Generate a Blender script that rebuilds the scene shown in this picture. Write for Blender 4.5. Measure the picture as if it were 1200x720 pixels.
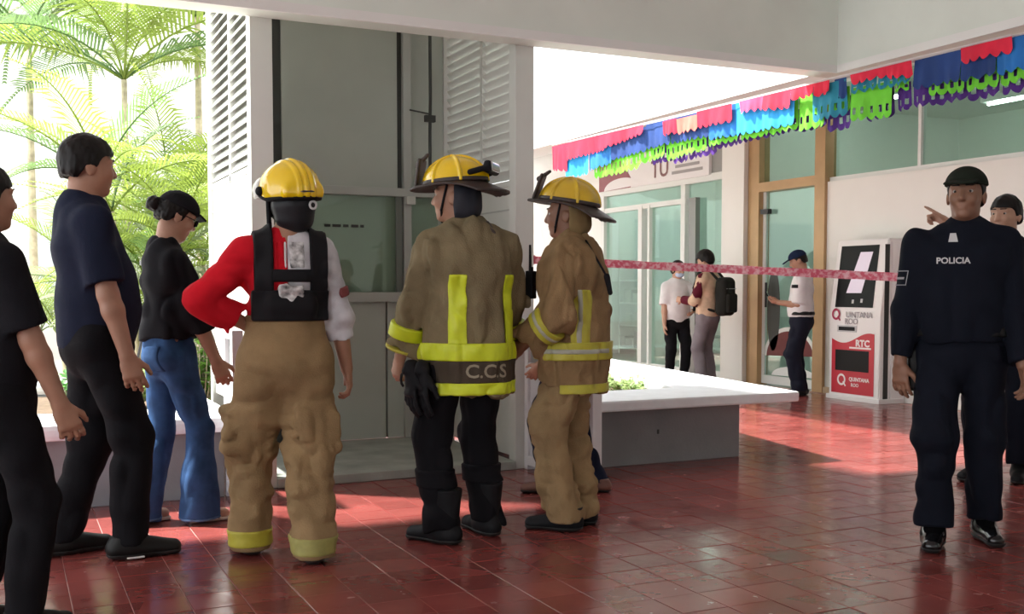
import bpy, bmesh, math, random
import numpy as np
from mathutils import Vector, Matrix
random.seed(7)
SC = bpy.context.scene
COL = SC.collection
for o in list(bpy.data.objects): bpy.data.objects.remove(o, do_unlink=True)
PI = math.pi
# ------------------------------------------------------------------ camera
FPX, CAMH, YAW, PITCH, YH = 1256.0, 1.18, math.radians(25.3), math.radians(3.0), 338.0
YP = YH + FPX*math.tan(PITCH)
cd = bpy.data.cameras.new('camera'); cam = bpy.data.objects.new('camera', cd); COL.objects.link(cam)
cam.location = (0, 0, CAMH); cam.rotation_euler = (PI/2-PITCH, 0, -YAW)
cd.sensor_width = 36; cd.lens = 36*FPX/1200; cd.shift_y = (YP-360)/1200; cd.clip_end = 300
SC.camera = cam
# ------------------------------------------------------------------ world, sun, exposure
W = bpy.data.worlds.new('sky'); SC.world = W; W.use_nodes = True
wn = W.node_tree.nodes; wl = W.node_tree.links; wn.clear()
bg = wn.new('ShaderNodeBackground'); wo = wn.new('ShaderNodeOutputWorld')
bg.inputs[0].default_value = (0.94, 0.97, 1.0, 1); bg.inputs[1].default_value = 2.1
wl.new(bg.outputs[0], wo.inputs[0])
sd = bpy.data.lights.new('sun', 'SUN'); sd.energy = 10.0; sd.angle = math.radians(3); sd.color = (1, .97, .9)
sun = bpy.data.objects.new('sun', sd); COL.objects.link(sun)
sun.rotation_euler = Vector((0.5, -0.42, -1.0)).to_track_quat('-Z', 'Y').to_euler()
vs = SC.view_settings
vs.view_transform = 'Standard'; vs.look = 'None'; vs.gamma = 1; vs.use_curve_mapping = False; vs.exposure = 0.62
# ------------------------------------------------------------------ pixel -> place
CR = cam.rotation_euler.to_matrix()
CO = Vector((0, 0, CAMH))
def ray(px, py): return CR @ Vector(((px-600)/FPX, -(py-YP)/FPX, -1.0))
def on_z(px, py, z=0.0):
    d = ray(px, py); t = (z-CAMH)/d.z; return CO+d*t
def on_x(px, py, X):
    d = ray(px, py); return CO+d*(X/d.x)
def on_y(px, py, Y):
    d = ray(px, py); return CO+d*(Y/d.y)
def az(px):                                     # clockwise azimuth of the ray through a column of the photo
    d = ray(px, 338); return math.atan2(d.x, d.y)
# ------------------------------------------------------------------ materials
MATS = {}
def mat(name, col, rough=.6, metal=0, var=0.0, vscale=8, bump=0.0, bscale=60, spec=.5, coat=0, emit=None, estr=0, col2=None, sheen=0):
    if name in MATS: return MATS[name]
    m = bpy.data.materials.new(name); m.use_nodes = True; MATS[name] = m
    nt = m.node_tree; b = nt.nodes['Principled BSDF']
    b.inputs['Base Color'].default_value = (*col, 1); b.inputs['Roughness'].default_value = rough
    b.inputs['Metallic'].default_value = metal; b.inputs['Specular IOR Level'].default_value = spec
    b.inputs['Coat Weight'].default_value = coat
    if sheen: b.inputs['Sheen Weight'].default_value = sheen
    if emit: m.cycles.emission_sampling = 'FRONT_BACK'
    if emit: b.inputs['Emission Color'].default_value = (*emit, 1); b.inputs['Emission Strength'].default_value = estr
    if var or bump:
        tc = nt.nodes.new('ShaderNodeTexCoord')
    if var:
        n = nt.nodes.new('ShaderNodeTexNoise'); n.inputs['Scale'].default_value = vscale; n.inputs['Detail'].default_value = 4
        nt.links.new(tc.outputs['Object'], n.inputs['Vector'])
        r = nt.nodes.new('ShaderNodeValToRGB'); r.color_ramp.elements[0].position = .3; r.color_ramp.elements[1].position = .7
        c2 = col2 or tuple(min(1, c*(1+var)) for c in col); c1 = col if col2 else tuple(c*(1-var) for c in col)
        r.color_ramp.elements[0].color = (*c1, 1); r.color_ramp.elements[1].color = (*c2, 1)
        nt.links.new(n.outputs['Fac'], r.inputs['Fac']); nt.links.new(r.outputs['Color'], b.inputs['Base Color'])
    if bump:
        n2 = nt.nodes.new('ShaderNodeTexNoise'); n2.inputs['Scale'].default_value = bscale; n2.inputs['Detail'].default_value = 3
        nt.links.new(tc.outputs['Object'], n2.inputs['Vector'])
        bp = nt.nodes.new('ShaderNodeBump'); bp.inputs['Strength'].default_value = bump; bp.inputs['Distance'].default_value = .01
        nt.links.new(n2.outputs['Fac'], bp.inputs['Height']); nt.links.new(bp.outputs['Normal'], b.inputs['Normal'])
    return m
def glass(name, tint, refl=.25, rough=.03):
    if name in MATS: return MATS[name]
    m = bpy.data.materials.new(name); m.use_nodes = True; MATS[name] = m
    nt = m.node_tree; nt.nodes.clear()
    o = nt.nodes.new('ShaderNodeOutputMaterial'); mx = nt.nodes.new('ShaderNodeMixShader')
    t = nt.nodes.new('ShaderNodeBsdfTransparent'); t.inputs[0].default_value = (*tint, 1)
    g = nt.nodes.new('ShaderNodeBsdfGlossy'); g.inputs['Roughness'].default_value = rough; g.inputs['Color'].default_value = (.9, 1, .95, 1)
    lw = nt.nodes.new('ShaderNodeLayerWeight'); lw.inputs['Blend'].default_value = .5
    pw = nt.nodes.new('ShaderNodeMath'); pw.operation = 'POWER'; pw.inputs[1].default_value = 2.5
    ma = nt.nodes.new('ShaderNodeMath'); ma.operation = 'MULTIPLY_ADD'; ma.inputs[1].default_value = refl*2; ma.inputs[2].default_value = .05
    nt.links.new(lw.outputs['Facing'], pw.inputs[0]); nt.links.new(pw.outputs[0], ma.inputs[0]); nt.links.new(ma.outputs[0], mx.inputs[0]); nt.links.new(t.outputs[0], mx.inputs[1]); nt.links.new(g.outputs[0], mx.inputs[2])
    nt.links.new(mx.outputs[0], o.inputs[0]); return m
def tile_mat():
    m = bpy.data.materials.new('red_tile'); m.use_nodes = True; MATS['red_tile'] = m
    nt = m.node_tree; b = nt.nodes['Principled BSDF']
    g = nt.nodes.new('ShaderNodeNewGeometry'); n = nt.nodes.new('ShaderNodeTexNoise'); n.inputs['Scale'].default_value = 1.7; n.inputs['Detail'].default_value = 6
    nt.links.new(g.outputs['Position'], n.inputs['Vector'])
    oi = nt.nodes.new('ShaderNodeTexWhiteNoise'); oi.noise_dimensions = '3D'
    vm = nt.nodes.new('ShaderNodeVectorMath'); vm.operation = 'SNAP'; vm.inputs[1].default_value = (TS, TS, 10)
    nt.links.new(g.outputs['Position'], vm.inputs[0]); nt.links.new(vm.outputs[0], oi.inputs['Vector'])
    mx = nt.nodes.new('ShaderNodeMath'); mx.operation = 'MULTIPLY_ADD'; mx.inputs[1].default_value = .35; 
    nt.links.new(oi.outputs['Value'], mx.inputs[0]); nt.links.new(n.outputs['Fac'], mx.inputs[2])
    r = nt.nodes.new('ShaderNodeValToRGB'); e = r.color_ramp.elements
    e[0].position = .38; e[0].color = (.16, .036, .032, 1); e[1].position = 1.0; e[1].color = (.29, .070, .062, 1)
    nt.links.new(mx.outputs[0], r.inputs['Fac']); nt.links.new(r.outputs['Color'], b.inputs['Base Color'])
    n3 = nt.nodes.new('ShaderNodeTexNoise'); n3.inputs['Scale'].default_value = 9; n3.inputs['Detail'].default_value = 5
    nt.links.new(g.outputs['Position'], n3.inputs['Vector'])
    r3 = nt.nodes.new('ShaderNodeMapRange'); r3.inputs['From Min'].default_value = .3; r3.inputs['From Max'].default_value = .7; r3.inputs['To Min'].default_value = .12; r3.inputs['To Max'].default_value = .28
    nt.links.new(n3.outputs['Fac'], r3.inputs['Value']); nt.links.new(r3.outputs[0], b.inputs['Roughness'])
    n4 = nt.nodes.new('ShaderNodeTexNoise'); n4.inputs['Scale'].default_value = 7
    nt.links.new(g.outputs['Position'], n4.inputs['Vector'])
    bp = nt.nodes.new('ShaderNodeBump'); bp.inputs['Strength'].default_value = .25; bp.inputs['Distance'].default_value = .01
    nt.links.new(n4.outputs['Fac'], bp.inputs['Height']); nt.links.new(bp.outputs['Normal'], b.inputs['Normal'])
    return m
TS = 0.2
# ------------------------------------------------------------------ object helpers
def obj(name, me, m=None, parent=None, loc=None, rot=None, smooth=False):
    if isinstance(me, bmesh.types.BMesh):
        mm = bpy.data.meshes.new(name); bmesh.ops.recalc_face_normals(me, faces=me.faces[:]); me.to_mesh(mm); me.free(); me = mm
    o = bpy.data.objects.new(name, me); COL.objects.link(o)
    if m is not None:
        me.materials.clear(); me.materials.append(m)
    if parent: o.parent = parent
    if loc is not None: o.location = loc
    if rot is not None: o.rotation_euler = rot
    if smooth:
        me.polygons.foreach_set('use_smooth', [True]*len(me.polygons))
    return o
def tag(o, label, cat, group=None, kind=None):
    if label: o['label'] = label
    if cat: o['category'] = cat
    if group: o['group'] = group
    if kind: o['kind'] = kind
    return o
def thing(name, label, cat, loc=(0, 0, 0), rotz=0, group=None):
    o = bpy.data.objects.new(name, None); COL.objects.link(o); o.location = loc; o.rotation_euler = (0, 0, rotz); o.empty_display_size = .1
    return tag(o, label, cat, group)
def struct(name, me, m, label=None):
    o = obj(name, me, m); o['kind'] = 'structure'
    if label: o['label'] = label
    return o
def bx(bm, x0, x1, y0, y1, z0, z1, bev=0, M=None):
    vs_ = [bm.verts.new((x, y, z)) for z in (z0, z1) for y in (y0, y1) for x in (x0, x1)]
    fs = [bm.faces.new([vs_[i] for i in f]) for f in ((0, 2, 3, 1), (4, 5, 7, 6), (0, 1, 5, 4), (2, 6, 7, 3), (0, 4, 6, 2), (1, 3, 7, 5))]
    if bev:
        es = list({e for f in fs for e in f.edges})
        r = bmesh.ops.bevel(bm, geom=es, offset=bev, segments=2, affect='EDGES', profile=.7)
        vs_ = list({v for v in vs_ if v.is_valid} | {v for v in r['verts']})
    if M is not None: bmesh.ops.transform(bm, matrix=M, verts=[v for v in vs_ if v.is_valid])
    return bm
def box(x0, x1, y0, y1, z0, z1, bev=0, M=None): return bx(bmesh.new(), x0, x1, y0, y1, z0, z1, bev, M)
def tube(bm, pts, rads, n=8, cap=True):
    pts = [Vector(p) for p in pts]
    if not hasattr(rads, '__len__'): rads = [rads]*len(pts)
    rings = []; up = None
    for i, p in enumerate(pts):
        d = (pts[min(i+1, len(pts)-1)]-pts[max(i-1, 0)]).normalized()
        if up is None: up = Vector((0, 0, 1)) if abs(d.z) < .9 else Vector((1, 0, 0))
        u = d.cross(up).normalized(); v = u.cross(d); up = v
        rings.append([bm.verts.new(p+(u*math.cos(a)+v*math.sin(a))*rads[i]) for a in [2*PI*k/n for k in range(n)]])
    for a, b in zip(rings, rings[1:]):
        for k in range(n): bm.faces.new((a[k], a[(k+1) % n], b[(k+1) % n], b[k]))
    if cap: bm.faces.new(rings[0][::-1]); bm.faces.new(rings[-1])
    return bm
def poly(bm, pts):
    return bm.faces.new([bm.verts.new(p) for p in pts])
def text_mesh(s, size, ext=0.0, bold=0.0):
    c = bpy.data.curves.new('t', 'FONT'); c.body = s; c.size = size; c.extrude = ext; c.offset = bold
    c.align_x = 'CENTER'; c.align_y = 'CENTER'; c.resolution_u = 3
    o = bpy.data.objects.new('t', c); COL.objects.link(o)
    dg = bpy.context.evaluated_depsgraph_get(); dg.update()
    me = bpy.data.meshes.new_from_object(o.evaluated_get(dg)); bpy.data.objects.remove(o); return me
# ================================================================== THE SETTING
WX, BX, AY, BZ = 8.35, 5.375, 5.97, 2.735        # right wall, edge beam, cross beam, beam soffit
M_white = mat('white_paint', (.80, .79, .76), .55, var=.015, vscale=3, bump=.03)
M_beam = mat('beam_paint', (.74, .78, .71), .6, var=.05, vscale=2, bump=.05)
M_conc = mat('pale_concrete', (.55, .55, .52), .75, var=.12, vscale=6, bump=.2)
M_tan = mat('tan_aluminium', (.44, .28, .14), .35, metal=.3, var=.08, vscale=4)
M_alu = mat('white_aluminium', (.72, .74, .72), .35)
M_glass = glass('green_glass', (.86, .96, .92), .22)
M_glass2 = glass('upper_glass', (.78, .88, .83), .25)
M_tile = tile_mat()
M_grout = mat('grout', (.50, .30, .27), .6, var=.2, vscale=5)
# ---- floor: grout bed, tiles one by one
FX0, FX1, FY0, FY1 = -6.0, WX, -6.0, 10.6
fl = bmesh.new(); bx(fl, FX0, WX+.02, FY0, 18, -.30, -.004)
floor = struct('floor', fl, M_grout, 'red tiled walkway floor with pale joints')
def visible(x, y):
    F = y*math.cos(YAW)+x*math.sin(YAW); R = x*math.cos(YAW)-y*math.sin(YAW)
    return F, (600+FPX*R/F if F > .3 else -999), (YH+FPX*CAMH/F if F > .3 else 9999)
tb = box(-TS/2+.0015, TS/2-.0015, -TS/2+.0015, TS/2-.0015, -.02, 0, 0)
bmesh.ops.bevel(tb, geom=[e for e in tb.edges if all(v.co.z > -.001 for v in e.verts)], offset=.0015, segments=1, affect='EDGES')
tme = bpy.data.meshes.new('tile'); tb.normal_update(); tb.to_mesh(tme); tb.free(); tme.materials.append(M_tile)
cells = []
for i in range(int((FX1-FX0)/TS)):
    for j in range(int((FY1-FY0)/TS)):
        x = FX0+(i+.5)*TS; y = FY0+(j+.5)*TS
        F, px, py = visible(x, y); cells.append((F, x, y, -40 < px < 1240 and 0 < py < 740))
near = sorted([c for c in cells if c[3]])[:300]; ns = {(c[1], c[2]) for c in near}
rnd = random.Random(3)
for c in near:
    o = obj('tile', tme, None, floor, (c[1], c[2], rnd.uniform(-.0012, .0005)), (rnd.uniform(-.003, .003), rnd.uniform(-.003, .003), 0))
bm = bmesh.new()
for c in cells:
    if (c[1], c[2]) in ns: continue
    x, y = c[1], c[2]; h = TS/2-.0015; z = rnd.uniform(-.0012, .0005); a, b_ = rnd.uniform(-.003, .003), rnd.uniform(-.003, .003)
    top = [bm.verts.new((x+sx*(h-.0015), y+sy*(h-.0015), z+a*sx*h+b_*sy*h)) for sx, sy in ((-1, -1), (1, -1), (1, 1), (-1, 1))]
    low = [bm.verts.new((x+sx*h, y+sy*h, z-.006)) for sx, sy in ((-1, -1), (1, -1), (1, 1), (-1, 1))]
    bm.faces.new(top)
    for k in range(4): bm.faces.new((low[k], low[(k+1) % 4], top[(k+1) % 4], top[k]))
tag(obj('tile_field', bm, M_tile, floor), None, None, kind='stuff')
# courtyard ground beyond the planters
g = struct('trim_5', box(-30, BX-.4, 9.6, 40, -.3, .012), mat('pale_paving', (.62, .60, .55), .8, var=.1, vscale=1.5, bump=.1), 'pale paving of the open courtyard')
# ---- ceiling and beams
struct('ceiling', box(-7, WX+.3, -7, AY, 3.55, 3.75), M_white, 'white slab ceiling over the lobby')
struct('trim_1', box(-7, BX, AY, AY+.30, BZ, 3.75), M_beam, 'pale grey cross beam at the lobby edge')
struct('trim_2', box(BX, BX+.28, -7, AY+.30, BZ, 3.75), M_beam, 'pale grey side beam meeting the cross beam')
# fillet strip along the beam soffits
bm = bmesh.new(); bx(bm, -7, BX-.02, AY-.02, AY, BZ-.035, BZ+.02); bx(bm, BX-.02, BX, -7, AY, BZ-.035, BZ+.02); struct('trim_3', bm, M_white, 'narrow drip moulding under the beams')
# sloping walkway roof beside the courtyard
bm = bmesh.new()
P = [(BX, BZ), (WX+.3, 3.5), (WX+.3, 3.62), (BX, BZ+.10)]
a = [bm.verts.new((x, AY+.3, z)) for x, z in P]; b_ = [bm.verts.new((x, 17, z)) for x, z in P]
bm.faces.new(a); bm.faces.new(b_[::-1])
for k in range(4): bm.faces.new((a[k], b_[k], b_[(k+1) % 4], a[(k+1) % 4]))
struct('ceiling', bm, M_white, 'sloping white roof over the walkway')
# column carrying the side beam, outside the picture to the right
struct('trim_6', box(BX, BX+.28, 3.9, 4.18, 0, BZ, .01), M_white, 'square white column under the side beam')
# ---- back of the lobby, behind the viewer
struct('wall_back', box(-7, 9, -7.2, -7, 0, 3.75), M_white)
# ---- right wall
def wy(px): return on_x(px, 338, WX).y
def wz(px, py): return on_x(px, py, WX).z
Y_end = wy(640); Y_s0 = wy(704); Y_s1 = wy(852); Y_c1 = wy(878); Y_j0 = wy(891); Y_j1 = wy(956); Y_w = wy(968)
Z_w = 2.37; Z_top = 3.55
wr = struct('wall_right', box(WX, WX+.2, -6, Y_w, 0, Z_w), M_white, 'plain white wall behind the payment kiosk')
struct('wall_right', box(WX, WX+.2, Y_s0, 17.0, 0, Z_top), M_white, 'white wall beyond the glass shopfront')
struct('trim_4', box(WX-.10, WX+.2, Y_c1, Y_s1, 0, Z_top, .01), M_white, 'white column between shopfront and tan door')
struct('baseboard_right', box(WX-.03, WX, on_x(1052, 400, WX).y, Y_w, 0, .07), mat('tan_skirting', (.55, .40, .26), .5, var=.1), 'tan skirting along the white wall')
# upper windows over the white wall
w1 = struct('window_1', box(WX+.03, WX+.10, -6, Y_w, Z_w, Z_w+.05), M_alu, 'upper glass windows above the white wall')
ym = [Y_w-.03, on_x(1075, 160, WX).y]
step = ym[0]-ym[1]
ys = [ym[0]-k*step for k in range(9)]
for k in range(8):
    obj('pane', box(WX+.06, WX+.066, ys[k+1], ys[k], Z_w+.05, Z_top), M_glass2, w1)
    obj('mullion', box(WX+.03, WX+.10, ys[k+1]-.02, ys[k+1]+.02, Z_w+.05, Z_top), M_alu, w1)
# tan framed door
d1 = struct('door_1', box(WX-.04, WX+.12, Y_j0, Y_c1-.01, 0, Z_top), M_tan, 'tan framed glass door with transom light')
obj('jamb', box(WX-.04, WX+.12, Y_w, Y_j1, 0, Z_top), M_tan, d1)
zt = wz(920, 217)
obj('transom_bar', box(WX-.04, WX+.12, Y_j1, Y_j0, zt-.05, zt+.06), M_tan, d1)
obj('transom_pane', box(WX+.04, WX+.046, Y_j1, Y_j0, zt+.06, Z_top), M_glass2, d1)
lf = obj('door_leaf', box(WX+.03, WX+.07, Y_j0-.05, Y_j0, .02, zt-.05), M_alu, d1)
obj('stile', box(WX+.03, WX+.07, Y_j1, Y_j1+.05, .02, zt-.05), M_alu, lf)
obj('rail', box(WX+.03, WX+.07, Y_j1+.05, Y_j0-.05, .02, .12), M_alu, lf)
obj('pane', box(WX+.045, WX+.051, Y_j1+.05, Y_j0-.05, .12, zt-.05), M_glass, lf)
obj('handle', tube(bmesh.new(), [(WX-.01, Y_j0-.12, .95), (WX-.01, Y_j0-.12, 1.25)], .015), mat('black_plastic', (.02, .02, .022), .4), lf)
obj('door_closer', box(WX-.03, WX+.03, Y_j0-.16, Y_j0-.02, zt-.32, zt-.26), MATS['black_plastic'], lf)
# printed film on the glass
def disc(cy, cz, ry, rz, x, n=32, a0=0, a1=2*PI):
    bm = bmesh.new(); poly(bm, [(x, cy+ry*math.cos(a0+(a1-a0)*k/n), cz+rz*math.sin(a0+(a1-a0)*k/n)) for k in range(n)]); return bm
M_dec_w = mat('white_film', (.8, .83, .8), .4); M_dec_m = mat('maroon_film', (.16, .03, .03), .4); M_dec_d = mat('dark_film', (.03, .035, .03), .4)
ctr = on_x(915, 425, WX+.044); 
for ry, rz, m_, x in ((.47, .36, M_dec_w, WX+.0445), (.42, .31, M_dec_m, WX+.0435)):
    obj('glass_film', disc(Y_j0-.50, .36, ry, rz, x, 32, 0, PI), m_, lf)
obj('glass_film', disc(Y_j0-.58, .13, .40, .12, WX+.0425, 32, 0, PI), M_dec_w, lf)
obj('glass_film', disc(Y_j0-.20, .92, .12, .50, WX+.0435), M_dec_d, lf)
# shopfront
d2 = struct('door_2', box(WX-.02, WX+.10, Y_s1, Y_s0, wz(780, 212), wz(780, 220)), M_alu, 'aluminium framed glass shopfront with sliding door')
zb = wz(780, 216); ztr = wz(780, 238)
obj('transom_bar', box(WX, WX+.08, wy(803), Y_s0, ztr-.04, ztr+.03), M_alu, d2)
for px, w in ((706, .10), (750, .10), (760, .05), (800, .10), (850, .06)):
    y = wy(px); obj('mullion', box(WX-.01, WX+.09, y-w/2, y+w/2, 0, zb if px in (706, 800, 850) else ztr), M_alu, d2)
obj('mullion', box(WX-.05, WX+.02, wy(818), wy(810), 0, wz(814, 232)), mat('grey_metal', (.25, .25, .24), .4, metal=.6), d2)
obj('bottom_rail', box(WX, WX+.08, Y_s1, Y_s0, 0, .10), M_alu, d2)
for a_, b2, z0, z1 in ((706, 750, .1, ztr), (755, 800, .1, ztr), (803, 850, .1, zb), (706, 800, ztr, zb)):
    obj('pane', box(WX+.04, WX+.046, wy(b2)+.02, wy(a_)-.02, z0, z1), M_glass, d2)
obj('header_panel', box(WX, WX+.15, Y_s1, Y_s0, zb+.04, Z_top), mat('header_grey', (.30, .30, .29), .6), d2)
# shop sign over the shopfront
zs0, zs1 = wz(770, 215.5), wz(770, 168)
sg = tag(obj('shop_sign', box(WX-.05, WX-.002, wy(833), wy(705), zs0, zs1), mat('sign_white', (.78, .75, .76), .5)), 'white shop sign with maroon curve above the glass shopfront', 'sign')
bm = bmesh.new(); n = 24; ya, yb = wy(742), wy(705)
top = [(WX-.053, ya+(yb-ya)*k/n, zs0+(zs1-zs0)*min(1, .25+1.1*math.sin(k/n*PI/2))) for k in range(n+1)]
for k in range(n): poly(bm, [(WX-.053, top[k][1], zs0), (WX-.053, top[k+1][1], zs0), top[k+1], top[k]])
obj('printed_curve', bm, mat('print_maroon', (.30, .10, .12), .5), sg)
obj('printed_curve', disc(wy(731), zs0, .5, .16, WX-.055, 24, 0, PI), MATS['sign_white'], sg)
RW = Matrix(((0, 0, -1, 0), (-1, 0, 0, 0), (0, 1, 0, 0), (0, 0, 0, 1)))      # text plane facing -X
def wall_text(name, s, size, c, m, parent, bold=0, sx=1):
    me = text_mesh(s, size, .001, bold); me.transform(Matrix.Translation(c) @ RW @ Matrix.Diagonal((sx, 1, 1, 1))); return obj(name, me, m, parent)
M_ink = mat('print_brown', (.22, .10, .10), .5); M_ing = mat('print_grey', (.35, .33, .33), .5)
wall_text('lettering', 'TU', .34, Vector((WX-.054, wy(776), wz(776, 199))), M_ink, sg, .004)
for k, (p0, p1, yy) in enumerate(((794, 822, 194), (790, 826, 201))):
    obj('printed_line', box(WX-.055, WX-.052, wy(p1), wy(p0), wz(805, yy)-.02, wz(805, yy)+.02), M_ing, sg)
# rooms behind the glass
M_room = mat('room_paint', (.70, .76, .71), .7, var=.02)
struct('wall_far_right', box(12.2, 12.4, -6, 17, 0, 3.6), M_room)
struct('wall_room_end', box(WX+.2, 12.2, 16.8, 17, 0, 3.6), M_room)
struct('wall_partition', box(WX+.2, 12.2, Y_s1-.15, Y_s1-.05, 0, 3.6), M_room)
struct('floor', box(WX+.02, 12.2, -6, 17, -.1, .0), mat('room_floor', (.45, .47, .44), .3))
struct('ceiling', box(WX, 12.4, -6, 17, Z_top, 3.75), M_room)
M_tube = mat('added_lamp_tube', (1, 1, 1), .5, emit=(.9, 1, .95), estr=22)
for k, (x, y) in enumerate(((9.6, 13.6), (9.6, 12.0), (11, 12.8), (9.4, 15.6), (11.2, 15.4), (9.6, 10.1), (11, 9.0), (10.2, 7.2))):  # unseen tube lamps, added to brighten the rooms behind the glass
    o = tag(obj('added_ceiling_lamp', box(x-.08, x+.08, y-.6, y+.6, Z_top-.09, Z_top-.001), M_alu), ('added white tube lamp brightening the shop from its ceiling' if y > 11.2 else 'added white tube lamp brightening the room behind the tan door and upper windows'), 'lamp', 'added tube lamps in the shop' if y > 11.2 else 'added tube lamps behind the white wall')
    obj('added_lamp_tube', tube(bmesh.new(), [(x, y-.55, Z_top-.105), (x, y+.55, Z_top-.105)], .02), M_tube, o)
# shelves inside the shop
M_shelf = mat('shelf_white', (.66, .70, .66), .5); M_goods = [mat('goods%d' % k, c, .6) for k, c in enumerate(((.08, .10, .10), (.5, .55, .5), (.12, .3, .25), (.3, .32, .3)))]
for k, (x, y) in enumerate(((10.15, 16.1), (11.5, 15.6))):
    t = thing('shelf_unit', ('white shelf unit by the end wall of the shop', 'white shelf unit by the long wall of the shop')[k], 'shelf', (x, y, 0), 0)
    for sy in (-.5, .47): obj('side_panel', box(-.18, .18, sy, sy+.03, 0, 1.7), M_shelf, t)
    for z in (.1, .5, .9, 1.3, 1.66): obj('shelf', box(-.18, .18, -.47, .47, z, z+.03), M_shelf, t)
    for z in (.13, .53, .93):
        y_ = -.43
        q = 0
        while y_ < .36:
            gi = rnd.randrange(4); w = rnd.uniform(.14, .26); h = rnd.uniform(.14, .30)
            tag(obj('box', box(x-.16, x+.10, y+y_, y+y_+w, z, z+h, .004), M_goods[gi]), '%s carton on the %s shelf of the unit %s' % (('black', 'pale', 'green', 'grey')[gi], {.13: 'lowest', .53: 'second', .93: 'third'}[z], ('by the end wall', 'by the long wall of the shop')[k]), 'box', 'cartons on the shop shelves')
            y_ += w+rnd.uniform(.01, .06)
for k, (p0, p1, y0, y1) in enumerate(((753, 772, 252, 332), (714, 724, 258, 330))):  # white boards stand in for bright reflections in the shopfront glass
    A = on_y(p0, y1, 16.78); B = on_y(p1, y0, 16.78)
    t = tag(obj('reflection_board', box(A.x, B.x, 16.76, 16.795, A.z, B.z, .004), mat('reflection_white', (.9, .9, .9), .5)), ('wide white board standing in for a bright reflection in the shopfront glass', 'narrow white board standing in for a bright reflection in the shopfront glass')[k], 'board')
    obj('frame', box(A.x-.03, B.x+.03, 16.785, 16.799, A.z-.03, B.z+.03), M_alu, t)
# ================================================================== ELEVATOR ENCLOSURE
EX0, EX1, EY0, EY1 = 1.30, 3.12, 6.27, 7.72
M_en = mat('enclosure_white', (.66, .67, .63), .45, var=.04, vscale=3)
M_gg = mat('panel_grey_green', (.50, .54, .49), .45, var=.06, vscale=2)
M_gr = mat('rail_grey', (.48, .50, .47), .45)
M_gd = mat('panel_dark', (.05, .055, .05), .6)
en = thing('elevator_enclosure', 'white louvred lift enclosure with grey green metal door', 'elevator', (0, 0, 0))
TOP = 3.50
def part(name, x0, x1, y0, y1, z0, z1, m, parent=None, bev=.004): return obj(name, box(x0, x1, y0, y1, z0, z1, bev), m, parent or en)
for x in (EX0, EX1-.13): part('post', x, x+.13, EY0, EY0+.10, 0, TOP, M_en)
for x in (EX0, EX1-.08): part('post', x, x+.08, EY1-.08, EY1, 0, TOP, M_en)
LZ = 1.86
for x in (EX0+.02, EX1-.05):
    w_ = part('side_panel', x, x+.03, EY0+.10, EY1-.08, .45 if x < 2 else .05, LZ, M_en)
    part('seam', x-.004, x+.034, EY0+.10, EY1-.08, LZ-.16, LZ-.15, mat('seam_grey', (.45, .46, .44), .6), w_, 0)
    lp = part('louver_frame', x-.005, x+.035, (EY0+EY1)/2-.02, (EY0+EY1)/2+.02, LZ, TOP, M_en)
    part('frame_rail', x-.005, x+.035, EY0+.10, EY1-.08, LZ, LZ+.04, M_en, lp)
    zz = LZ+.06
    while zz < TOP-.02:
        for y0, y1 in ((EY0+.10, (EY0+EY1)/2-.02), ((EY0+EY1)/2+.02, EY1-.08)):
            Mx = Matrix.Translation((x+.015, 0, zz+.02)) @ Matrix.Rotation(math.radians(-58 if x < 2 else 58), 4, 'Y')
            obj('slat', box(-.034, .034, y0, y1, -.003, .003, 0, Mx), M_en, lp)
        zz += .064
# back: metal door, rails, glass light, conduit
yb = EY1-.10
part('back_panel', EX0+.08, EX1-.08, yb+.04, yb+.06, .06, TOP, M_gg)
part('door_panel', 1.80, 2.66, yb, yb+.04, 1.92, TOP, M_gg)
part('gap', 1.70, 1.80, yb+.02, yb+.04, .06, TOP, M_gd)
part('gap', 2.66, 2.70, yb+.02, yb+.04, 1.92, TOP, M_gd)
part('guide_rail', 2.70, 2.76, yb-.03, yb+.04, .06, TOP, M_gr)
part('lower_panel', 1.80, 2.56, yb, yb+.04, .06, 1.08, M_gg)
part('lower_panel', 2.575, 2.98, yb, yb+.04, .06, 1.08, M_gg)
part('cross_rail', 1.75, 3.0, yb-.05, yb+.02, 1.86, 1.92, M_gr)
part('cross_rail', 1.75, 3.0, yb-.05, yb+.02, 1.08, 1.15, M_gr)
part('door_light', 1.80, 2.98, yb, yb+.008, 1.15, 1.86, glass('lift_glass', (.84, .90, .85), .25))
part('window_bar', 2.64, 2.69, yb-.02, yb+.0, 1.15, 1.86, mat('bar_grey', (.17, .19, .17), .5))
part('door_stop', 2.70, 2.77, yb-.09, yb-.05, 1.80, 1.86, M_en)
obj('conduit', tube(bmesh.new(), [(2.90, yb-.05, 1.9), (2.90, yb-.05, 2.35), (2.905, yb-.05, 2.6), (2.90, yb-.05, TOP)], .013), M_gd, en)
part('conduit_clamp', 2.86, 2.94, yb-.07, yb-.03, 2.42, 2.47, M_gd)
obj('conduit', tube(bmesh.new(), [(2.74, yb-.05, 2.5), (2.9, yb-.05, 2.48)], .006), M_gd, en)
for k, w in enumerate((.05, .07, .045, .06, .03)):
    x = 2.10+[0, .06, .14, .20, .27][k]; part('small_lettering', x, x+w*.9, yb-.003, yb-.001, 1.625, 1.645, M_gd, None, 0)
part('added_shade_roof', EX0, EX1, EY0, EY1, TOP, TOP+.05, M_en)  # unseen roof added to keep the sun off the inner walls
# step in front of the lift
tag(obj('lift_step', box(EX0+.13, EX1-.135, EY0-.02, EY1-.06, 0.001, .055, .006), mat('step_grey', (.40, .43, .39), .7, var=.2, vscale=5, bump=.2)), 'grey concrete step on the floor inside the lift enclosure', 'step')
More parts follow.
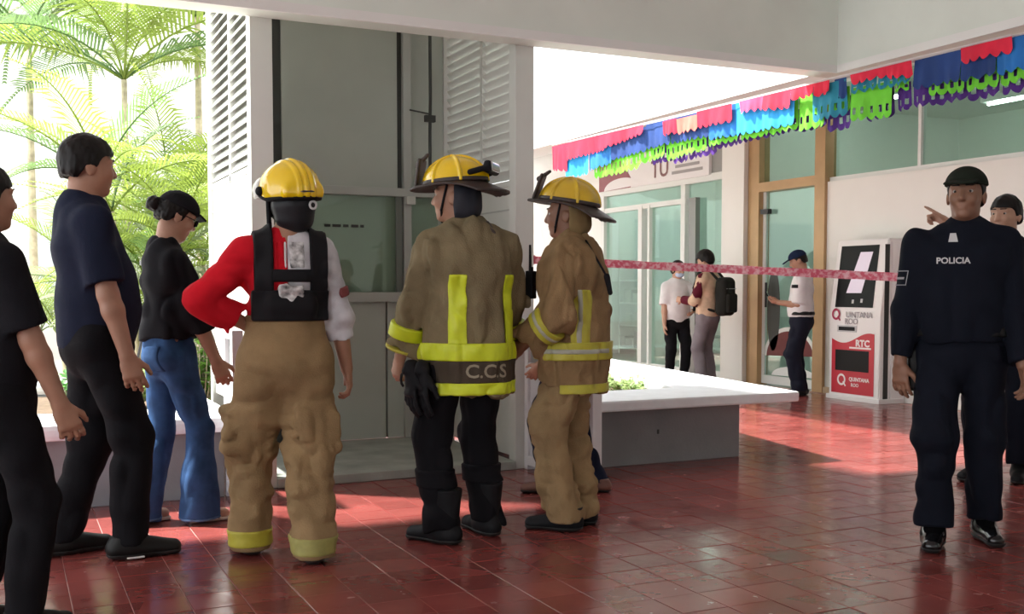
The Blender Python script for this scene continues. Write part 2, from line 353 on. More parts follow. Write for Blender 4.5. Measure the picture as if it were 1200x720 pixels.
# low white side barriers
def barrier(x, y0, y1, label):
    t = thing('side_barrier', label, 'barrier', (x, y0, 0))
    L = y1-y0; M2 = mat('barrier_white', (.80, .80, .82), .4); M3 = mat('barrier_panel', (.66, .67, .70), .4)
    for y in (0, L-.05): obj('post', box(-.03, .03, y, y+.05, 0, .95, .004), M2, t)
    obj('top_rail', box(-.03, .03, .05, L-.05, .90, .95, .004), M2, t); obj('bottom_rail', box(-.03, .03, .05, L-.05, .03, .09, .004), M2, t)
    obj('mid_rail', box(-.025, .025, .05, L-.05, .66, .70, .004), M2, t)
    obj('infill_panel', box(-.01, .01, .05, L-.05, .09, .66), M3, t)
    obj('infill_panel', box(-.006, .006, .05, L-.05, .70, .90), mat('barrier_grey', (.30, .31, .30), .5), t)
barrier(EX1-.04, 5.36, EY0-.005, 'low white framed barrier between lift and leafy planter')
pl = on_z(281, 590); barrier(pl.x, pl.y, EY0-.08, 'low white framed barrier standing before the left louvred wall')
# ================================================================== PLANTERS
M_bt = mat('bench_top_paint', (.80, .82, .84), .5, var=.05, bump=.05); M_bb = mat('bench_base_paint', (.25, .255, .26), .7, var=.1, vscale=4, bump=.15)
M_soil = mat('soil', (.12, .08, .05), .95, var=.3, vscale=20, bump=.6)
def prism(out, z0, z1, bev=.012, hole=None):
    bm = bmesh.new(); n = len(out)
    if hole is None:
        lo = [bm.verts.new((x, y, z0)) for x, y in out]; hi = [bm.verts.new((x, y, z1)) for x, y in out]
        bm.faces.new(lo[::-1]); bm.faces.new(hi)
        for k in range(n): bm.faces.new((lo[k], lo[(k+1) % n], hi[(k+1) % n], hi[k]))
    else:
        R = [[bm.verts.new((x, y, z)) for x, y in pts] for pts, z in ((out, z0), (out, z1), (hole, z1), (hole, z0))]
        for A, B in zip(R, R[1:]+R[:1]):
            for k in range(n): bm.faces.new((A[k], A[(k+1) % n], B[(k+1) % n], B[k]))
    if bev: bmesh.ops.bevel(bm, geom=bm.edges[:], offset=bev, segments=2, affect='EDGES', profile=.6)
    return bm
ZT = .47
c1 = on_z(937, 459, ZT); c2 = on_z(712, 420, ZT)
dr = (c2-c1); out = [(EX1+.06, c1.y), (c1.x, c1.y), (c1.x+dr.x*1.0, c1.y+dr.y*1.0), (EX1+.06, c2.y)]
inn = [(EX1+.40, c1.y+.62), (c1.x-.62, c1.y+.62), (c2.x-.62, c2.y-.42), (EX1+.40, c2.y-.42)]
pr = thing('planter_bench', 'white topped planter bench with leafy plants beside the lift', 'planter', (0, 0, 0))
obj('bench_top', prism(out, ZT-.07, ZT, .014, inn), M_bt, pr)
o2 = [(EX1+.12, c1.y+.27), (c1.x-.30, c1.y+.27), (c2.x-.30, c2.y-.2), (EX1+.12, c2.y-.2)]
obj('base', prism(o2, 0, ZT-.07, .005, inn), M_bb, pr)
obj('soil', prism(inn, .05, ZT-.13, 0), M_soil, pr)
obj('wall_mark', box(3.95, 3.965, c1.y+.266, c1.y+.272, .2, .23), M_gd, pr)
tag(obj('kerb_block', box(EX1+.02, EX1+.30, 6.0, 6.09, 0.001, .035, .006), M_conc), 'small pale kerb block at the foot of the planter by the barrier', 'kerb')
lp_ = thing('planter_bench', 'long white topped planter bench below the palms behind the woman in jeans', 'planter', (0, 0, 0))
outL = [(-6, 6.02), (EX0-.12, 6.02), (EX0-.12, 9.2), (-6, 9.2)]; inL = [(-5.5, 6.60), (EX0-.32, 6.60), (EX0-.32, 8.7), (-5.5, 8.7)]
obj('bench_top', prism(outL, ZT-.09, ZT, .03, inL), M_bt, lp_)
obj('base', prism([(-5.9, 6.14), (EX0-.2, 6.14), (EX0-.2, 9.1), (-5.9, 9.1)], 0, ZT-.09, .005, inL), M_bb, lp_)
obj('soil', prism(inL, .05, ZT-.10, 0), M_soil, lp_)
# ================================================================== PAPER GARLANDS
GX = BX-.02
M_pap = {}
for nm, c in dict(red=(.72, .012, .05), pink=(.80, .06, .16), navy=(.010, .045, .20), blue=(.012, .16, .50), cyan=(.02, .32, .75), teal=(.01, .20, .30), green=(.16, .62, .03), purple=(.07, .012, .20), orange=(.9, .16, .12)).items():
    m = mat('paper_'+nm, c, .75, var=.18, vscale=5); M_pap[nm] = m
    b = m.node_tree.nodes['Principled BSDF']; b.inputs['Transmission Weight'].default_value = 0
def gl(px): return 172-.239*(px-650)
def sheet(px0, px1, d0, d1, colr, x, parent, seed, d0b=None, d1b=None):
    """one tissue sheet: top and bottom given as drop below the string, in photo pixels"""
    d0b = d0 if d0b is None else d0b; d1b = d1 if d1b is None else d1b
    r = random.Random(seed); bm = bmesh.new()
    a = on_x(px0, gl(px0), GX); b = on_x(px1, gl(px1), GX)
    def zat(px, d): return on_x(px, gl(px)+d, GX).z
    L = abs(a.y-b.y); nsc = max(2, round(L/.075)); n = nsc*6; rows = 5; V = []
    ph = r.uniform(0, 6)
    for i in range(n+1):
        u = i/n; px = px0+(px1-px0)*u; y = a.y+(b.y-a.y)*u
        zt = zat(px, d0+(d0b-d0)*u); zb = zat(px, d1+(d1b-d1)*u) - .028*abs(math.sin(u*nsc*PI))
        V.append([bm.verts.new((x+.012*math.sin(ph+u*7)*(k/rows)+.006*math.sin(ph*3+u*23)*(k/rows), y, zt+(zb-zt)*k/rows)) for k in range(rows+1)])
    for i in range(n):
        for k in range(rows):
            hole = (k == rows-2 and i % 6 in (2, 3) and colr in ('purple', 'green', 'teal'))
            if not hole: bm.faces.new((V[i][k], V[i+1][k], V[i+1][k+1], V[i][k+1]))
    return obj('paper_sheet', bm, M_pap[colr], parent, smooth=True)
def garland(name_label, x, sheets, seed):
    t = thing('paper_garland', name_label, 'garland', (0, 0, 0))
    p0, p1 = min(s[0] for s in sheets), max(s[1] for s in sheets)
    A = on_x(p0, gl(p0)-1, GX); B = on_x(p1, gl(p1)-1, GX)
    obj('string', tube(bmesh.new(), [(x, A.y, A.z+.004), (x, (A.y+B.y)/2, (A.z+B.z)/2+.002), (x, B.y, B.z+.004)], .004, 6), mat('string_white', (.7, .65, .65), .8), t)
    for k, s in enumerate(sheets): sheet(*s[:5], x, t, seed+k, *s[5:])
garland('purple cut paper garland, the lowest hanging of the layered row', GX+.06, [
    (757, 782, 20, 44, 'purple'), (784, 800, 24, 49, 'purple'), (800, 832, 24, 48, 'purple'), (834, 885, 22, 43, 'purple'), (888, 930, 22, 43, 'purple'), (932, 962, 20, 46, 'purple'),
    (964, 992, 20, 54, 'purple'), (1008, 1040, 20, 52, 'purple'), (1044, 1060, 20, 48, 'purple'), (1063, 1090, 20, 48, 'purple', 20, 50), (1090, 1127, 20, 52, 'purple'), (1128, 1165, 20, 56, 'purple'), (1167, 1205, 20, 58, 'purple')], 100)
garland('lime green cut paper garland with scalloped edge below the blue sheets', GX+.03, [
    (693, 716, 12, 45, 'green', 12, 46), (716, 745, 12, 46, 'green', 12, 45), (745, 777, 12, 41, 'green', 12, 38), (777, 824, 12, 44, 'green', 12, 41), (826, 862, 12, 39, 'green'), (864, 898, 12, 41, 'green'), (898, 932, 12, 42, 'green'),
    (933, 963, 8, 46, 'green'), (966, 992, 10, 34, 'green'), (994, 1042, 14, 48, 'green', 16, 54), (1044, 1062, 12, 26, 'green'), (1086, 1127, 12, 40, 'green', 12, 44), (1128, 1168, 12, 46, 'green'), (1168, 1208, 12, 48, 'green')], 200)
garland('blue cut paper garland of dark and bright sheets', GX, [
    (664, 690, 4, 38, 'cyan', 6, 39), (690, 717, 4, 36, 'blue', 4, 32), (717, 757, 2, 29, 'navy', 2, 28), (757, 785, 0, 26, 'navy', 0, 26), (785, 830, 0, 26, 'navy', 0, 28), (830, 862, 0, 32, 'blue', 0, 34),
    (862, 898, 0, 35, 'cyan', 0, 36), (898, 932, 2, 36, 'cyan', 2, 37), (952, 992, 2, 40, 'teal'), (978, 992, 0, 20, 'navy'), (998, 1028, 2, 18, 'teal'), (1030, 1068, 2, 20, 'teal'), (1072, 1127, 0, 30, 'navy', 0, 32), (1127, 1168, 0, 34, 'navy'), (1168, 1208, 0, 36, 'blue')], 300)
garland('red cut paper garland along the top of the layered row', GX-.03, [
    (650, 667, 0, 26, 'red', 0, 30), (667, 712, 0, 18, 'red', 0, 16), (712, 757, 0, 14, 'red', 0, 8), (780, 796, 2, 16, 'red'), (796, 820, 3, 18, 'orange', 3, 18), (820, 861, 0, 16, 'red', 0, 18), (870, 898, 0, 11, 'pink', 0, 12), (898, 931, 0, 14, 'red', 0, 18), (931, 958, 0, 10, 'red'), (958, 976, 0, 12, 'red'), (1000, 1042, 0, 8, 'red'), (1042, 1072, 0, 10, 'red', 0, 16), (1130, 1190, 0, 14, 'red')], 400)
# ================================================================== KIOSK
kb = on_z(1000, 466); kx0 = WX-.34; ky0 = on_x(1030, 465, kx0).y; ky1 = on_x(971, 458, kx0).y; KH = on_x(1000, 281, kx0).z
kw = ky1-ky0
ks = thing('payment_kiosk', 'white and red payment kiosk with dark screen against the wall', 'kiosk', (kx0, (ky0+ky1)/2, 0))
M_kw = mat('kiosk_white', (.78, .76, .76), .35); M_kr = mat('kiosk_red', (.50, .01, .03), .35); M_bk = mat('gloss_black', (.004, .004, .005), .3, spec=.15)
lean = .10                                              # face leans back towards the wall
bm = bmesh.new()
for pts in ([(0, .0), (.0, .9), (lean, KH), (.30, KH), (.30, 0)],):
    A = [bm.verts.new((x, -kw/2, z)) for x, z in pts]; B = [bm.verts.new((x, kw/2, z)) for x, z in pts]
    bm.faces.new(A); bm.faces.new(B[::-1]); n = len(pts)
    for k in range(n): bm.faces.new((A[k], B[k], B[(k+1) % n], A[(k+1) % n]))
bmesh.ops.bevel(bm, geom=bm.edges[:], offset=.012, segments=2, affect='EDGES')
obj('cabinet', bm, M_kw, ks)
obj('side_gap', box(.05, .11, -kw/2-.004, -kw/2+.001, .03, KH-.06, 0), mat('gap_black', (.02, .02, .02), .7), ks)
obj('side_plate', box(.14, .33, -kw/2-.012, -kw/2+.001, .03, KH-.03, .004), M_kw, ks)
obj('plinth', box(-.02, .32, -kw/2-.02, kw/2+.02, 0, .05, .004), M_kw, ks)
def face(u, v):                                        # u across (left to right seen from the front), v height
    x = 0 if v <= .9 else lean*(v-.9)/(KH-.9); return Vector((x, kw/2-u*kw, v))
def fquad(name, u0, u1, v0, v1, off, m, parent=None):
    bm = bmesh.new(); c = [face(u0, v0), face(u1, v0), face(u1, v1), face(u0, v1)]
    f = [bm.verts.new(p-Vector((off, 0, 0))) for p in c]; bk = [bm.verts.new(p+Vector((.004, 0, 0))) for p in c]
    bm.faces.new(f)
    for k in range(4): bm.faces.new((bk[k], bk[(k+1) % 4], f[(k+1) % 4], f[k]))
    return obj(name, bm, m, parent or ks)
scr = fquad('screen_bezel', .10, .84, .98, KH-.06, .006, M_bk)
bm = bmesh.new(); q = [(.30, 1.13), (.60, 1.13), (.74, KH-.13), (.50, KH-.13)]
poly(bm, [face(u, v)-Vector((.009, 0, 0)) for u, v in q])
obj('screen_page', bm, mat('screen_page', (.5, .45, .5), .3, emit=(.75, .62, .78), estr=.25), scr)
for u, v in ((.62, 1.05), (.45, 1.04)): fquad('screen_icon', u-.02, u+.02, v-.02, v+.02, .009, mat('icon_grey', (.5, .5, .52), .4), scr)
# wavy red panel
bm = bmesh.new(); n = 20; fo = Vector((.004, 0, 0))
for k in range(n):
    u = [.06+.84*k/n, .06+.84*(k+1)/n]; w = [.66+.055*math.sin((q_-.55)*2*PI*.95) for q_ in u]
    poly(bm, [face(u[0], .07)-fo, face(u[1], .07)-fo, face(u[1], w[1])-fo, face(u[0], w[0])-fo])
rp = obj('red_panel', bm, M_kr, ks)
fquad('tray_opening', .14, .80, .31, .53, .007, M_bk, rp)
fquad('card_slot', .20, .52, .735, .775, .008, M_bk)
fquad('slot_rim', .17, .55, .72, .79, .006, mat('icon_grey', (.5, .5, .52), .4))
M_kt = mat('kiosk_print', (.35, .33, .35), .5); M_wt = mat('kiosk_print_white', (.85, .75, .75), .5); M_mar = mat('kiosk_maroon', (.38, .02, .08), .5)
def ktext(s, size, u, v, m, bold=0, sx=1, parent=None):
    me = text_mesh(s, size, .0008, bold); p = face(u, v)-Vector((.008, 0, 0)); me.transform(Matrix.Translation(p) @ RW @ Matrix.Diagonal((sx, 1, 1, 1))); return obj('lettering', me, m, parent or ks)
def ring(u, v, r, w, m, parent):
    bm = bmesh.new(); c = face(u, v)-Vector((.008, 0, 0)); n = 28
    I = [bm.verts.new(c+Vector((0, math.cos(2*PI*k/n)*(r-w), math.sin(2*PI*k/n)*(r-w)))) for k in range(n)]
    O = [bm.verts.new(c+Vector((0, math.cos(2*PI*k/n)*r, math.sin(2*PI*k/n)*r))) for k in range(n)]
    for k in range(n): bm.faces.new((I[k], I[(k+1) % n], O[(k+1) % n], O[k]))
    poly(bm, [c+Vector((-.0005, -r*.3, -r*.4)), c+Vector((-.0005, -r*.55, -r*.25)), c+Vector((-.0005, -r*1.15, -r*1.0)), c+Vector((-.0005, -r*.9, -r*1.15))])
    return obj('emblem', bm, m, parent)
ring(.14, .905, .062, .024, M_mar, ks); ktext('UINTANA', .088, .60, .90, M_kt, .001, .98); ktext('ROO', .085, .45, .83, M_kt, .001)
ktext('RTC', .095, .68, .605, M_wt, .004, 1.1, rp)
fquad('printed_line', .42, .84, .548, .566, .0075, M_wt, rp)
ring(.27, .215, .062, .022, M_wt, rp); ktext('QUINTANA', .055, .62, .225, M_wt, .002, 1, rp); ktext('ROO', .05, .54, .165, M_wt, .001, 1, rp)
# ================================================================== CAUTION TAPE
tp = thing('caution_tape', 'red and white printed barrier tape strung across the walkway', 'tape', (0, 0, 0))
A = Vector((EX1, EY0+.05, 0)); B = Vector((BX+.02, 4.18, 0))
def tz(px, py, f):
    return on_y(px, py, A.y+(B.y-A.y)*f).z
def tape_pt(f):                                         # straight in plan; height read off the photo
    p = A.lerp(B, f); F, px, _ = visible(p.x, p.y); py = 309+.047*(px-712)
    d = ray(px, py); t = p.y/d.y; return Vector((p.x, p.y, CAMH+d.z*t))
N = 60; bm = bmesh.new(); V = []
for i in range(N+1):
    p = tape_pt(i/N); tw = .35*math.sin(i*.5)+.2*math.sin(i*1.3+1)
    h = .026; dx = Vector((.66, .75, 0))*math.sin(tw)*h; dz = Vector((0, 0, math.cos(tw)*h))
    V.append((bm.verts.new(p+dz+dx), bm.verts.new(p-dz-dx)))
for i in range(N): bm.faces.new((V[i][0], V[i+1][0], V[i+1][1], V[i][1]))
m = mat('tape_red', (.75, .10, .16), .4); nt = m.node_tree; b = nt.nodes['Principled BSDF']
g_ = nt.nodes.new('ShaderNodeNewGeometry'); n_ = nt.nodes.new('ShaderNodeTexNoise'); n_.inputs['Scale'].default_value = 45; nt.links.new(g_.outputs['Position'], n_.inputs['Vector'])
r_ = nt.nodes.new('ShaderNodeValToRGB'); r_.color_ramp.elements[0].position = .42; r_.color_ramp.elements[0].color = (.74, .12, .19, 1); r_.color_ramp.elements[1].position = .62; r_.color_ramp.elements[1].color = (.90, .50, .55, 1)
nt.links.new(n_.outputs['Fac'], r_.inputs['Fac']); nt.links.new(r_.outputs['Color'], b.inputs['Base Color'])
obj('tape_strip', bm, m, tp, smooth=True)
obj('tape_knot', box(A.x-.01, A.x+.02, A.y-.04, A.y+.03, tape_pt(0).z-.03, tape_pt(0).z+.03, .008), m, tp)
obj('tape_knot', box(B.x-.03, B.x+.0, B.y, B.y+.02, tape_pt(1).z-.03, tape_pt(1).z+.03, .008), m, tp)
# ================================================================== GREENERY AND THE FAR SIDE OF THE COURTYARD
def leafmat(name, c, var=.25):
    m = mat(name, c, .5, var=var, vscale=3); b = m.node_tree.nodes['Principled BSDF']
    nt = m.node_tree; tr = nt.nodes.new('ShaderNodeBsdfTranslucent'); tr.inputs[0].default_value = (*[min(1, x*1.5) for x in c], 1)
    mx = nt.nodes.new('ShaderNodeMixShader'); mx.inputs[0].default_value = .45
    o = [n for n in nt.nodes if n.type == 'OUTPUT_MATERIAL'][0]
    nt.links.new(b.outputs[0], mx.inputs[1]); nt.links.new(tr.outputs[0], mx.inputs[2]); nt.links.new(mx.outputs[0], o.inputs[0]); return m
M_lf = [leafmat('frond_yellow_green', (.22, .29, .055)), leafmat('frond_green', (.11, .19, .06)), leafmat('frond_pale', (.20, .25, .13))]
M_bark = mat('palm_bark', (.42, .36, .25), .8, var=.3, vscale=12, bump=.5)
def frond_mesh(L, arch, seed, lw=.028, ll=.42, n=34):
    """midrib arching out along +Y with paired leaflets"""
    r = random.Random(seed); bm = bmesh.new(); pts = []
    for i in range(13):
        t = i/12; a = arch[0]+(arch[1]-arch[0])*t; 
        pts.append((pts[-1]+Vector((0, math.cos(a), math.sin(a)))*L/12) if pts else Vector((0, 0, 0)))
    tube(bm, pts, [.014*(1-.85*i/12) for i in range(13)], 5)
    for i in range(n):
        t = .16+.84*i/(n-1); k = min(int(t*12), 11); f = t*12-k; p = pts[k].lerp(pts[k+1], f); d = (pts[k+1]-pts[k]).normalized()
        s = math.sin(min(1, t*1.15+.12)*PI)**.6*ll*r.uniform(.85, 1.1)+.05
        up = Vector((1, 0, 0)).cross(d)
        for sg_ in (-1, 1):
            dv = (Vector((sg_, 0, 0))*.8+d*(.55+.4*t)+up*.28).normalized(); tip = p+dv*s+Vector((0, 0, -s*s*.55*r.uniform(.5, 1.4))); md = p+dv*s*.5+Vector((0, 0, .01))
            wv = d*lw
            v = [bm.verts.new(q) for q in (p-wv*.3, p+wv*.3, md+wv*.5, tip, md-wv*.5)]
            bm.faces.new((v[0], v[1], v[2], v[4])); bm.faces.new((v[4], v[2], v[3]))
    me = bpy.data.meshes.new('frond'); bm.to_mesh(me); bm.free(); me.polygons.foreach_set('use_smooth', [True]*len(me.polygons)); return me
FR = [frond_mesh(1.7, (1.15, -.35), 1), frond_mesh(1.9, (1.35, .1), 2), frond_mesh(1.5, (.8, -.7), 3), frond_mesh(2.6, (.9, -.6), 4, .04, .62, 46)]
def palm(label, x, y, z, stems, fr, scale, seed, mi, height, group=None):
    r = random.Random(seed); t = thing('palm', label, 'palm', (x, y, z), 0, group)
    for s in range(stems):
        bxo, byo = r.uniform(-.3, .3)*(stems > 1), r.uniform(-.25, .25)*(stems > 1); h = height*r.uniform(.7, 1.1); lx, ly = bxo*1.5, byo*1.5
        obj('trunk', tube(bmesh.new(), [(bxo, byo, -.02), ((bxo+lx)/2, (byo+ly)/2, h/2), (lx, ly, h)], [.05*scale, .04*scale, .03*scale], 8), M_bark, t, smooth=True)
        a0 = r.uniform(0, 6)
        for k in range(fr):
            me = FR[r.choice((0, 1, 2))] if height < 4 else FR[3]
            me2 = me.copy() if mi is None else me
            o = obj('frond', me, None, t, (lx, ly, h), (0, 0, a0+k*2.4)); o.scale = (scale*r.uniform(.8, 1.15),)*3
            o.rotation_euler = (r.uniform(-.25, .15), r.uniform(-.2, .2), a0+k*2.4)
            if not o.material_slots or not me.materials: me.materials.append(M_lf[0])
            o.material_slots[0].link = 'OBJECT'; o.material_slots[0].material = M_lf[mi] if r.random() < .75 else M_lf[(mi+1) % 3]
    return t
def at(px, Y, z=0):
    p = on_y(px, 338, Y); return p.x, p.y
x, y = at(216, 10.3); palm('yellow green areca palm beside the louvred wall', x, y, .012, 3, 6, .72, 1, 0, 1.3)
x, y = at(165, 10.4); palm('pale green areca palm on the courtyard paving', x, y, .012, 3, 7, .8, 2, 2, .9)
x, y = at(222, 12.2); palm('tall areca palm with bright fronds behind the louvred wall', x, y, .012, 3, 7, 1.0, 3, 0, 2.0)
x, y = at(95, 13.2); palm('low pale areca palm farther out in the courtyard', x, y, .012, 2, 7, .75, 4, 2, .7)
x, y = at(236, 14.5); palm('coconut palm with a thick trunk and drooping long fronds', x, y, .012, 1, 13, 1.25, 5, 1, 4.6)
x, y = at(186, 9.7); palm('tall yellow areca palm just beyond the long planter', x, y, .012, 4, 7, .8, 14, 0, 1.9)
x, y = at(140, 12.0); palm('bushy areca palm in the middle of the courtyard', x, y, .012, 3, 7, .9, 15, 2, 1.2)
x, y = at(150, 13.6); palm('coconut palm with low drooping crown in the courtyard', x, y, .012, 1, 13, 1.1, 16, 0, 4.2)
x, y = at(40, 15.5); palm('slender coconut palm at the far side of the courtyard', x, y, .012, 1, 11, 1.3, 6, 1, 4.9)
# leafy shrubs and ground plants
def shrub(label, x, y, z, n, rad, h, m, seed, ls=.07, group=None, name='shrub'):
    r = random.Random(seed); t = thing(name, label, 'plant', (x, y, z), 0, group); bm = bmesh.new(); st = bmesh.new()
    for k in range(n):
        a = r.uniform(0, 6.3); q = math.sqrt(r.random())*rad; tp_ = Vector((math.cos(a)*q, math.sin(a)*q, h*r.uniform(.45, 1)*(1-.4*q/rad)))
        tube(st, [(tp_.x*.3, tp_.y*.3, 0), (tp_.x*.8, tp_.y*.8, tp_.z*.6), tp_], [.006, .004, .002], 4)
        for j in range(7):
            c = Vector((tp_.x*.3, tp_.y*.3, 0)).lerp(tp_, .35+.65*j/6); b2 = r.uniform(0, 6.3); e = r.uniform(-.2, .9); d = Vector((math.cos(b2)*math.cos(e), math.sin(b2)*math.cos(e), math.sin(e))); s = d.cross(Vector((0, 0, 1))).normalized()
            l = ls*r.uniform(.7, 1.3); v = [bm.verts.new(c+w_) for w_ in (Vector(), d*l*.5+s*l*.28, d*l-Vector((0, 0, l*.15)), d*l*.5-s*l*.28)]
            bm.faces.new(v)
    obj('foliage', bm, m, t)['kind'] = 'stuff'; obj('stem', st, M_bark, t)
M_sh = [leafmat('leaf_bright', (.16, .32, .06)), leafmat('leaf_light', (.30, .40, .17)), leafmat('leaf_deep', (.10, .26, .07))]
for k, (px, Y, lab) in enumerate(((233, 9.9, 'tall bright green shrub on the paving behind the lift wall'), (150, 7.6, 'low green shrub in the long planter behind the man in navy'), (146, 8.35, 'bushy green shrub at the back of the long planter'), (95, 8.0, 'dark leaved shrub at the open end of the long planter'))):
    x, y = at(px, Y); shrub(lab, x, y, .012 if k == 0 else .37, 110 if k == 0 else 46, .34 if k == 0 else .2, 1.25 if k == 0 else .36, M_sh[(0, 1, 0, 2)[k]], 20+k, .12 if k == 0 else .085)
for k, (px, Y, lab) in enumerate(((735, 7.35, 'pale leafy plant in the front of the right planter'), (718, 7.9, 'pale leafy plant in the middle of the right planter'), (752, 7.1, 'small leafy plant at the corner of the right planter'), (690, 7.5, 'bushy leafy plant near the lift in the right planter'))):
    x, y = at(px, Y); shrub(lab, x, y, .34, 40, .16, .17, M_sh[1], 40+k, .06)
# black tripod standing in the planter
x, y = at(175, 6.95); tr = thing('tripod', 'thin black tripod stand in the long planter behind the woman', 'tripod', (x, y, .37))
M_bp = MATS['black_plastic']
for a in (.5, 2.6, 4.7): obj('leg', tube(bmesh.new(), [(.02*math.cos(a), .02*math.sin(a), .62), (.18*math.cos(a), .18*math.sin(a), 0)], .009), M_bp, tr)
obj('centre_column', tube(bmesh.new(), [(0, 0, .45), (0, 0, .95)], .012), M_bp, tr); obj('head_plate', box(-.05, .05, -.05, .05, .95, .98, .004), M_bp, tr)
# far courtyard buildings
fb = thing('white_building', 'white low building across the courtyard with its eave shadow painted dark', 'building', (0, 0, 0))
M_fw = mat('far_wall', (.86, .85, .83), .8)
obj('wall', box(-26, 8.0, 19.0, 19.4, 0, 6.6), M_fw, fb); obj('eave', box(-26, 8.2, 18.4, 19.0, 6.1, 6.6), M_fw, fb)
obj('painted_eave_shadow', box(-26, 8.0, 18.9, 18.99, 5.85, 6.1), mat('eave_shadow_paint', (.16, .16, .15), .8), fb)  # dark strip coloured as the shadow under the eave
for k in range(9): obj('window', box(-22+k*3.2, -20.6+k*3.2, 18.95, 18.99, 1.2, 2.6), mat('far_glass', (.55, .60, .62), .2), fb)
obj('dado', box(-26, 8.0, 18.97, 18.995, 0, .5), mat('far_pink', (.72, .60, .56), .8), fb)
# ================================================================== SCULPTING (distance fields -> one continuous mesh)
def A3(v): return np.array(v, dtype=np.float32)
def hsh(ix, iy, iz, seed):
    h = (ix*374761393+iy*668265263+iz*2147483647+seed*974711) & 0xffffffff
    h = ((h ^ (h >> 13))*1274126177) & 0xffffffff
    return ((h ^ (h >> 16)) & 0xffff).astype(np.float32)/32768.0-1.0
def noise3(P, seed=0):
    P = P.astype(np.float64); F = np.floor(P); I = F.astype(np.int64); f = (P-F); f = f*f*(3-2*f); out = 0
    for dx in (0, 1):
        wx = f[..., 0] if dx else 1-f[..., 0]
        for dy in (0, 1):
            wy_ = f[..., 1] if dy else 1-f[..., 1]
            for dz in (0, 1):
                w = wx*wy_*(f[..., 2] if dz else 1-f[..., 2]); out = out+w*hsh(I[..., 0]+dx, I[..., 1]+dy, I[..., 2]+dz, seed)
    return out.astype(np.float32)
def seg(a, b, ra, rb, flat=1, u=None, cut=False, cuta=False):
    a, b = A3(a), A3(b); ab = b-a; L = float(np.linalg.norm(ab))+1e-9; dn = ab/L
    fa, fb = flat if hasattr(flat, '__len__') else (flat, flat)
    if u is not None: u = A3(u); u = u/np.linalg.norm(u)
    def fn(P):
        w = P-a; s = w @ dn; t = np.clip(s/L, 0, 1); q = w-t[..., None]*ab; r = ra+(rb-ra)*t; n2 = (q*q).sum(-1)
        if u is None: d = np.sqrt(n2)-r
        else:
            f = fa+(fb-fa)*t; qu = q @ u; n = np.sqrt((qu/r)**2+np.maximum(n2-qu*qu, 0)/(r*f)**2); d = (n-1)*r*np.sqrt(f)
        if cut: d = np.maximum(d, s-L)
        if cuta: d = np.maximum(d, -s)
        return d
    R = max(ra, rb)*max(1, fa, fb)
    fn.axis = (a, dn, L)
    return fn, np.minimum(a, b)-R, np.maximum(a, b)+R
def ell(c, r, R=None):
    c, r = A3(c), A3(r); M_ = None if R is None else np.array(R, dtype=np.float32)
    def fn(P):
        q = P-c
        if M_ is not None: q = q @ M_
        k0 = np.sqrt(((q/r)**2).sum(-1)); k1 = np.sqrt(((q/(r*r))**2).sum(-1))+1e-9; return k0*(k0-1)/k1
    m = float(r.max()); return fn, c-m, c+m
def rbox(c, h, rad, R=None):
    c, h = A3(c), A3(h)-rad; M_ = None if R is None else np.array(R, dtype=np.float32)
    def fn(P):
        q = P-c
        if M_ is not None: q = q @ M_
        q = np.abs(q)-h; return np.sqrt((np.maximum(q, 0)**2).sum(-1))+np.minimum(q.max(-1), 0)-rad
    m = float(np.linalg.norm(h))+rad; return fn, c-m, c+m
def plane(n, c): 
    n = A3(n); return lambda P: P @ n-c
